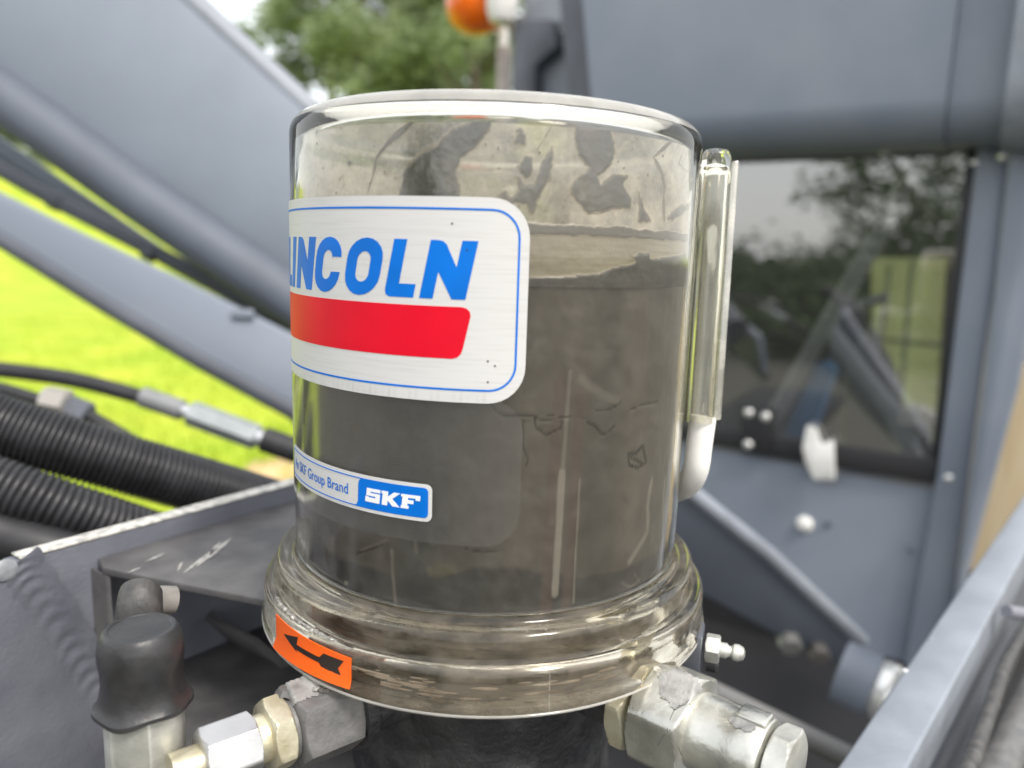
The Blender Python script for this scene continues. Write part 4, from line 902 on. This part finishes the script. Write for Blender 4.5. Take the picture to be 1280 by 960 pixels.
# ================================================================== left hose end with rubber boot
bc = at(184, 905, .262)
bt = root('booted_hose_end', bc+Vector((0, 0, -.03)), 'black rubber boot over a zinc hexagon fitting with elbow, lower left', 'hose fitting')
upv = Vector((0, 0, 1))
b0_ = at(180, 880, .262)
mk('hexagon_body', *hex_g(b0_-upv*.055, upv, .0244, .0562, .8, .02), ZINC, bt)
prof = [(.0164, -.0005), (.0172, .0003), (.0171, .0017), (.0160, .0028), (.0147, .0055), (.0141, .0100), (.0143, .0145), (.0149, .0190), (.0149, .0225), (.0143, .0255), (.0134, .0278), (.0127, .0290), (.0121, .0295), (.011, .0296), (.0105, .0292), (.006, .0291), (.00002, .0291)]
V, F = lathe_g([(r*.90, h*.95) for r, h in prof], b0_, upv, 72, False)
a_, b_ = basis(upv)
V2 = []
for v in V:
    d = v-b0_; h = d.dot(upv); q = d-upv*h; an = math.atan2(q.dot(b_), q.dot(a_)); k = max(0, 1-h/.012)
    V2.append(b0_+upv*(h+.0009*k*math.sin(an*3+.6))+q*(1+.035*k*math.cos(an*6))+q*.02*noise.noise(v*160))
boot = mk('rubber_boot', V2, F, RUBBER, bt)
# elbow pipe behind the boot
et = spline([at(172, 825, .290), at(174, 785, .290), at(175, 752, .290), at(180, 738, .294), at(205, 745, .302)], 18)
el = mk('elbow', *tube_g(et[:13], [.0090-.0014*(i/12) for i in range(13)], 28), RUBBER_D, bt)
mk('elbow_outlet', *tube_g([at(190, 750, .305), at(217, 750, .311)], .0056, 24), mat('dusty_plastic', (.2, .19, .175), .6, var=.2, vscale=150), bt)

# ================================================================== right side: cab
C0 = at(890, 330, 1.62); C1 = at(1165, 338, 1.40); C1.z = C0.z
cu_ = (C1-C0).normalized(); cn = Vector((cu_.y, -cu_.x, 0)).normalized()
if cn.dot(CAM-C0) < 0: cn = -cn
def CP(px, py, off=0.0): return hit(px, py, C0+cn*off, cn)
cab = root('operator_cab', CP(1000, 700), 'slate grey machine cab with dark window behind the reservoir', 'cab')
win = [(800, 176), (1224, 176), (1166, 604), (800, 538)]
zt_ = CP(1224, 180).z; zb_ = CP(890, 556).z
mk('window_pane', *slab_g([CP(780, 150, .004), CP(1232, 150, .004), CP(1170, 612, .004), CP(780, 540, .004)], cn, 0.005), GLASS, cab, smooth=False)
SEAL = mat('window_seal_rubber', (0.02, 0.02, 0.022), .55)
mk('lower_seal', *slab_g([CP(800, 522, .012), CP(1172, 574, .012), CP(1168, 607, .012), CP(800, 541, .012)], cn, .014, .003), SEAL, cab)
mk('right_seal', *slab_g([CP(1213, 150, .010), CP(1228, 150, .010), CP(1170, 600, .010), CP(1160, 600, .010)], cn, .012, .002), SEAL, cab)
dp = mk('door_panel', *slab_g([CP(760, 530), CP(1172, 603), CP(1137, 830), CP(1100, 1080), CP(760, 1080)], cn, .02, .003), SLATE, cab)
pil = mk('pillar', *slab_g([CP(1224, 60, .02), CP(1272, 60, .02), CP(1266, 180, .02), CP(1226, 480, .02), CP(1190, 760, .02), CP(1160, 960, .02), CP(1110, 960, .02), CP(1136, 800, .02), CP(1172, 590, .02), CP(1222, 180, .02)], cn, .05, .004), SLATE, cab)
mk('pillar_flange', *slab_g([CP(1268, 60, .045), CP(1330, 60, .045), CP(1308, 300, .045), CP(1275, 480, .045), CP(1210, 720, .045), CP(1170, 960, .045), CP(1158, 960, .045), CP(1193, 740, .045), CP(1229, 480, .045), CP(1262, 180, .045)], cn, .06, .008, 3), SLATE, cab)
BOLT = mat('bright_bolt_head', (.8, .8, .78), .25, metal=.6)
def bolt(px, py, off, r, par, nm='bolt', m=BOLT):
    p = CP(px, py, off); mk(nm, *lathe_g([(r, -.003), (r*1.02, .002), (r*.8, r*.45), (r*.4, r*.62), (.0003, r*.66)], p, cn, 20), m, par)
for px, py, r in ((1255, 195, .009), (1186, 598, .007)): bolt(px, py, .021, r, pil)
bolt(1006, 655, .001, .0165, dp, 'round_knob', WHITEPL); bolt(1035, 655, .001, .006, dp, 'bolt', SLATE_DK); bolt(1138, 688, .021, .006, pil, 'bolt', SLATE_DK)
bolt(1107, 187, .02, .011, cab); bolt(1218, 203, .021, .006, cab)
# overhead beam in front of the cab top
def beam(px0, px1, off, depth, z0, z1, rad, m, par, nm, skew=0.0):
    a = CP(px0, 330, 0); b = CP(px1, 330, 0); a.z = b.z = 0
    pr = []
    for cx, cz, s0 in ((off-rad, z0+rad, -90), (off-rad, z1-rad, 0), (off-depth+rad, z1-rad, 90), (off-depth+rad, z0+rad, 180)):
        for i in range(9): an = R_(s0+90*i/8); pr.append((cx+rad*math.cos(an), cz+rad*math.sin(an)))
    V, F = [], []; n = len(pr)
    for e, p in ((0, a), (1, b)):
        for x, z in pr: V.append(p+cn*x+cu_*(skew*(z-z0) if e == 0 else 0)+Vector((0, 0, z)))
    for i in range(n): F.append([i, (i+1) % n, n+(i+1) % n, n+i])
    F += [list(range(n)), [n+i for i in range(n)]]
    return mk(nm, *fix(V, F), m, par, angle=40)
zb = CP(1000, 186, .12).z
bm_ = beam(775, 1168, .14, .20, zb, zb+.46, .07, SLATE, cab, 'roof_beam', -.16)
beam(745, 776, .125, .18, zb+.002, zb+.44, .065, SLATE_DK, bm_, 'beam_end', -.16)
beam(1169, 1232, .132, .19, zb+.002, zb+.45, .065, SLATE, bm_, 'beam_section')
beam(1233, 1420, .17, .30, zb-.01, zb+.5, .09, RAILP, bm_, 'corner_post')
ga = CP(800, 40, .10)
0 and mk('gutter_strip', *slab_g([CP(790, 14, .15), CP(960, -8, .15), CP(960, 2, .15), CP(790, 24, .15)], cn, .01, .002), RAILP, cab)
mk('side_bracket_plate', *slab_g([CP(655, -20, -.04), CP(752, -20, -.04), CP(762, 200, -.04), CP(655, 200, -.04)], cn, .02, .004), RAILP, cab)
mk('side_bracket_box', *slab_g([CP(640, 22, .0), CP(690, 22, .0), CP(697, 58, .0), CP(668, 82, .0), CP(668, 200, .0), CP(636, 200, .0)], cn, .06, .01), SLATE_DK, cab)
bolt(697, 40, -.035, .012, cab, 'bolt', WHITEPL)
# cab interior seen through the glass
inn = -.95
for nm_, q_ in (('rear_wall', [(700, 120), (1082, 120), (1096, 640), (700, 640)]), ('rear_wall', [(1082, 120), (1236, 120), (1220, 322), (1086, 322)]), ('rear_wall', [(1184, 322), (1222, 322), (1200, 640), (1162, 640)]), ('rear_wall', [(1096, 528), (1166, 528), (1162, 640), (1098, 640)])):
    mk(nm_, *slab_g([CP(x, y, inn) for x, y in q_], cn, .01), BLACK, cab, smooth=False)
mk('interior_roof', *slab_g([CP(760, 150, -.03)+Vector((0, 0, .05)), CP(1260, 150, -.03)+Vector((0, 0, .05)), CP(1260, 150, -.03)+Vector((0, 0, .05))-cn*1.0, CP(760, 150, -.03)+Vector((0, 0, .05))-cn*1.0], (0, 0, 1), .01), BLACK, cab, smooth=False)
mk('far_window_sheet', *slab_g([CP(1080, 318, -.97), CP(1188, 318, -.97), CP(1170, 532, -.97), CP(1092, 532, -.97)], cn, .01), PALEGREEN, cab, smooth=False)  # translucent sheet stands in for the bright view through the far window
for a, b in (((1140, 325), (1124, 520)), ((1106, 425), (1178, 432)), ((1112, 330), (1100, 440))):
    mk('far_window_bar', *tube_g([CP(*a, -.93), CP(*b, -.93)], .005, 8), SLATE_DK, cab)
for a, b, r in (((1142, 215), (945, 560), .026), ((1138, 222), (1240, 290), .024), ((1030, 405), (1120, 520), .024), ((1040, 392), (1110, 370), .014), ((1120, 520), (1150, 600), .03)):
    mk('lattice_tube', *tube_g([CP(*a, -.05), CP(*b, -.05)], r*.7, 16), mat('pale_lattice_paint', (.42, .44, .48), .5), cab)  # solid tubes stand in for a lattice mirrored in the pane
mk('seat_back', *slab_g([CP(1020, 450, -.05), CP(1046, 458, -.05), CP(1010, 560, -.05), CP(970, 556, -.05)], cn, .06, .02, 3), BLUESEAT, cab)
mk('seat_shell', *slab_g([CP(1080, 400, -.36), CP(1118, 470, -.36), CP(1140, 590, -.36), CP(1040, 590, -.36), CP(1050, 480, -.36)], cn, .1, .03, 3), RUBBER, cab)
t_ = PALEGREEN.node_tree; bs = t_.nodes['Principled BSDF']; tl_ = t_.nodes.new('ShaderNodeBsdfTranslucent'); tl_.inputs[0].default_value = (.85, .86, .62, 1)
mx_ = t_.nodes.new('ShaderNodeMixShader'); mx_.inputs[0].default_value = .75; t_.links.new(bs.outputs[0], mx_.inputs[1]); t_.links.new(tl_.outputs[0], mx_.inputs[2]); t_.links.new(mx_.outputs[0], t_.nodes['Material Output'].inputs[0])
# small pale things on the sill
tg = root('white_cloth_tag', CP(1025, 590, .03), 'crumpled white tag hanging on the lower cab window seal', 'tag')
V, F = slab_g([CP(1008, 532, .03), CP(1020, 536, .03), CP(1026, 556, .03), CP(1042, 550, .03), CP(1044, 600, .03), CP(1016, 600, .03), CP(1008, 580, .03), CP(1003, 560, .03)], cn, .012, .003)
mk('tag_sheet', [v+cn*.01*noise.noise(v*40) for v in V], F, WHITEPL, tg)
tg = root('pale_rag', CP(1145, 530, -.05), 'pale crumpled rag inside the cab window near the pillar', 'rag')
V, F = lathe_g([(.001, -.03), (.03, -.022), (.045, -.004), (.036, .018), (.012, .03), (.001, .031)], CP(1146, 524, -.06), (0, 0, 1), 24)
mk('rag_cloth', [v+Vector((0, 0, 1))*.008*noise.noise(v*45)+cn*.01*noise.noise(v*30) for v in V], F, WHITEPL, tg)
kb = root('window_latch', CP(940, 525, .03), 'dark window latch with two bright screws at the left of the sill', 'latch')
mk('latch_plate', *slab_g([CP(924, 505, .02), CP(966, 512, .02), CP(962, 572, .02), CP(926, 566, .02)], cn, .015, .004), SEAL, kb)
for px, py in ((936, 516), (957, 521), (935, 556)):
    p = CP(px, py, .022); mk('latch_screw', *lathe_g([(.009, -.002), (.009, .003), (.006, .006), (.0004, .007)], p, cn, 16), BOLT, kb)
# beacon
be = root('warning_beacon', at(625, 110, 1.9), 'amber warning beacon with white dome on a post at the top', 'beacon')
mk('post', *tube_g([at(628, 200, 1.9), at(630, 60, 1.9)], .017, 16), TAN_METAL, be)
mk('stem', *tube_g([at(629, 66, 1.9), at(629, 26, 1.9)], .013, 16), WHITEPL, be)
p = at(596, -8, 1.88)
mk('amber_lens', *lathe_g([(.0005, -.098), (.03, -.092), (.058, -.074), (.073, -.04), (.075, 0), (.075, .06)], p, (0.06, 0, 1), 32), AMBER, be)
p = at(628, -6, 1.8)
mk('white_dome', *lathe_g([(.012, -.066), (.028, -.058), (.036, -.035), (.0385, 0), (.0385, .06)], p, (0, 0, 1), 28), WHITEPL, be)
mk('bracket_arm', *tube_g([at(636, 28, 1.84), at(652, 50, 1.84), at(646, 75, 1.84)], .012, 12), TAN_METAL, be)
# link arm and coupling below the window
la = root('lift_link', at(950, 720, .95), 'tapered slate link plate sloping down to a steel coupling, right of the ring', 'machine link')
ln2 = (f_*-1+Vector((-.1, 0, -.45))).normalized(); lp2 = at(950, 720, .95)
def L2(px, py, off=0): return hit(px, py, lp2+ln2*off, ln2)
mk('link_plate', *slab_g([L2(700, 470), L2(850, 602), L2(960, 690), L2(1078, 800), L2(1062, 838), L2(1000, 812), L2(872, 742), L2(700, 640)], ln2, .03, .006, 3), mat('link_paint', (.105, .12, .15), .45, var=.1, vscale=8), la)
mk('top_lip', *tube_g([L2(700, 472, -.005), L2(850, 604, -.005), L2(960, 692, -.005), L2(1078, 802, -.005)], .010, 14), RAILP, la)
for px, py, r in ((988, 806, .015), (1024, 818, .014)):
    mk('pin_head', *lathe_g([(r, -.01), (r, .004), (r*.85, .006), (.0005, .0065)], L2(px, py, .008), ln2, 6), mat('dull_pin', (.2, .2, .195), .5, metal=.3) if px < 1000 else mat('coppery_pin', (.17, .16, .15), .5, metal=.3), la)
ca, cb2 = at(1050, 838, .9), at(1092, 858, .88); cx_ = (cb2-ca).normalized()
mk('coupling_sleeve', *tube_g([ca, cb2], .036, 28), SLATE, la)
mk('ball_end', *lathe_g([(.012, -.01), (.026, -.006), (.034, .006), (.034, .018), (.026, .03), (.01, .036), (.0005, .037)], cb2, cx_, 28), BOLT, la)
# black plates painted as shade under cab and hoses; low pipe
dk = root('dark_void_plates', (0.3, .9, Z0-.8), 'black plates standing in for the shaded void under the cab', 'machine deck')
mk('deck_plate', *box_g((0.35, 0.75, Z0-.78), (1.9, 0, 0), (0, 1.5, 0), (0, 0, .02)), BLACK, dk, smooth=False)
mk('void_shade_sheet', *slab_g([CP(700, 640, .06), CP(905, 735, .06), CP(1000, 800, .06), CP(1070, 870, .06), CP(1095, 930, .06), CP(1080, 1300, .06), CP(700, 1300, .06)], cn, .02), BLACK, dk, smooth=False)  # black sheet painted as the shaded void below the link plate
mk('under_hose_shade', *box_g((-.36, .35, Z0-.55), wd*1.1, wn*.36, Vector((0, 0, .02))), BLACK, dk, smooth=False)  # black plate stands in for the shade under the hoses
lpz = root('low_grey_pipe', at(990, 920, .62), 'pale grey pipe low down between the nut and the rail', 'pipe')
mk('pipe_body', *tube_g([at(860, 850, .66), at(1100, 966, .58)], .009, 20), mat('grey_pipe_paint', (.17, .17, .165), .5), lpz)
# rail at the lower right
zr = -.24
K0, K1, K2, K3 = atz(1045, 960, zr), atz(1280, 619, zr), atz(1133, 960, zr), atz(1280, 694, zr)
rd = (K1-K0).normalized(); rw = Vector((rd.y, -rd.x, 0)); wdt = (K2-K0).dot(rw)
if wdt < 0: rw = -rw; wdt = -wdt
wdt = .5*(wdt+(K3-K0).dot(rw))
rl_ = root('square_frame_rail', K0, 'pale slate square rail running away at the lower right', 'rail')
mid = K0+rd*.35+rw*wdt/2+Vector((0, 0, -.0175))
mk('rail_body', *box_g(mid, rd*1.3, rw*wdt, Vector((0, 0, .035)), .0022, 3), RAILP, rl_)
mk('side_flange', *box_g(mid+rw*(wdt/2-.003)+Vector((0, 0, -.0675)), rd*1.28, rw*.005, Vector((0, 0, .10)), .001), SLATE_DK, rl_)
for px, py in ((1131, 838), (1163, 799), (1262, 655)):
    p = atz(px, py, zr); mk('rivet', *lathe_g([(.0018, -.0005), (.0018, .0003), (.001, .0009), (.0001, .001)], p, (0, 0, 1), 14), BOLT if px == 1131 else RAILP, rl_)
ch = hose('rubber_rail_hose', [at(1190, 1000, .36), at(1215, 950, .40), at(1240, 880, .46), at(1262, 820, .53), at(1300, 760, .62)], .0042, RUBBER_D, 'thin black hose running beside the rail at the right edge', 'hose')
pp = root('grey_side_pipe', at(1262, 920, .45), 'grey rounded pipe at the bottom right corner beside the rail', 'pipe')
mk('pipe_body', *tube_g([at(1222, 1010, .42), at(1262, 930, .47), at(1300, 850, .54)], .011, 18), GREYP, pp)
fx = root('rail_side_fitting', at(1272, 766, .55), 'small dull fitting fixed on the shaded side of the rail', 'fitting')
mk('fitting_body', *tube_g([at(1258, 764, .54), at(1284, 768, .55)], .0045, 14), mat('lilac_metal', (.2, .2, .23), .5), fx)
# plywood board beyond the cab pillar
pb = root('plywood_sheet', at(1260, 600, 1.95), 'pale plywood sheet standing beyond the cab pillar at the right edge', 'board')
pn = (CAM-at(1260, 600, 1.95)); pn.z = 0; pn.normalize()
def PB(px, py): return hit(px, py, at(1260, 600, 1.95), pn)
mk('board', *slab_g([PB(1268, 462), PB(1420, 380), PB(1420, 900), PB(1180, 900), PB(1206, 690)], pn, .018, .002), PLY, pb)

for o in list(COL.objects):
    if o.type == 'EMPTY' and not o.children: bpy.data.objects.remove(o)
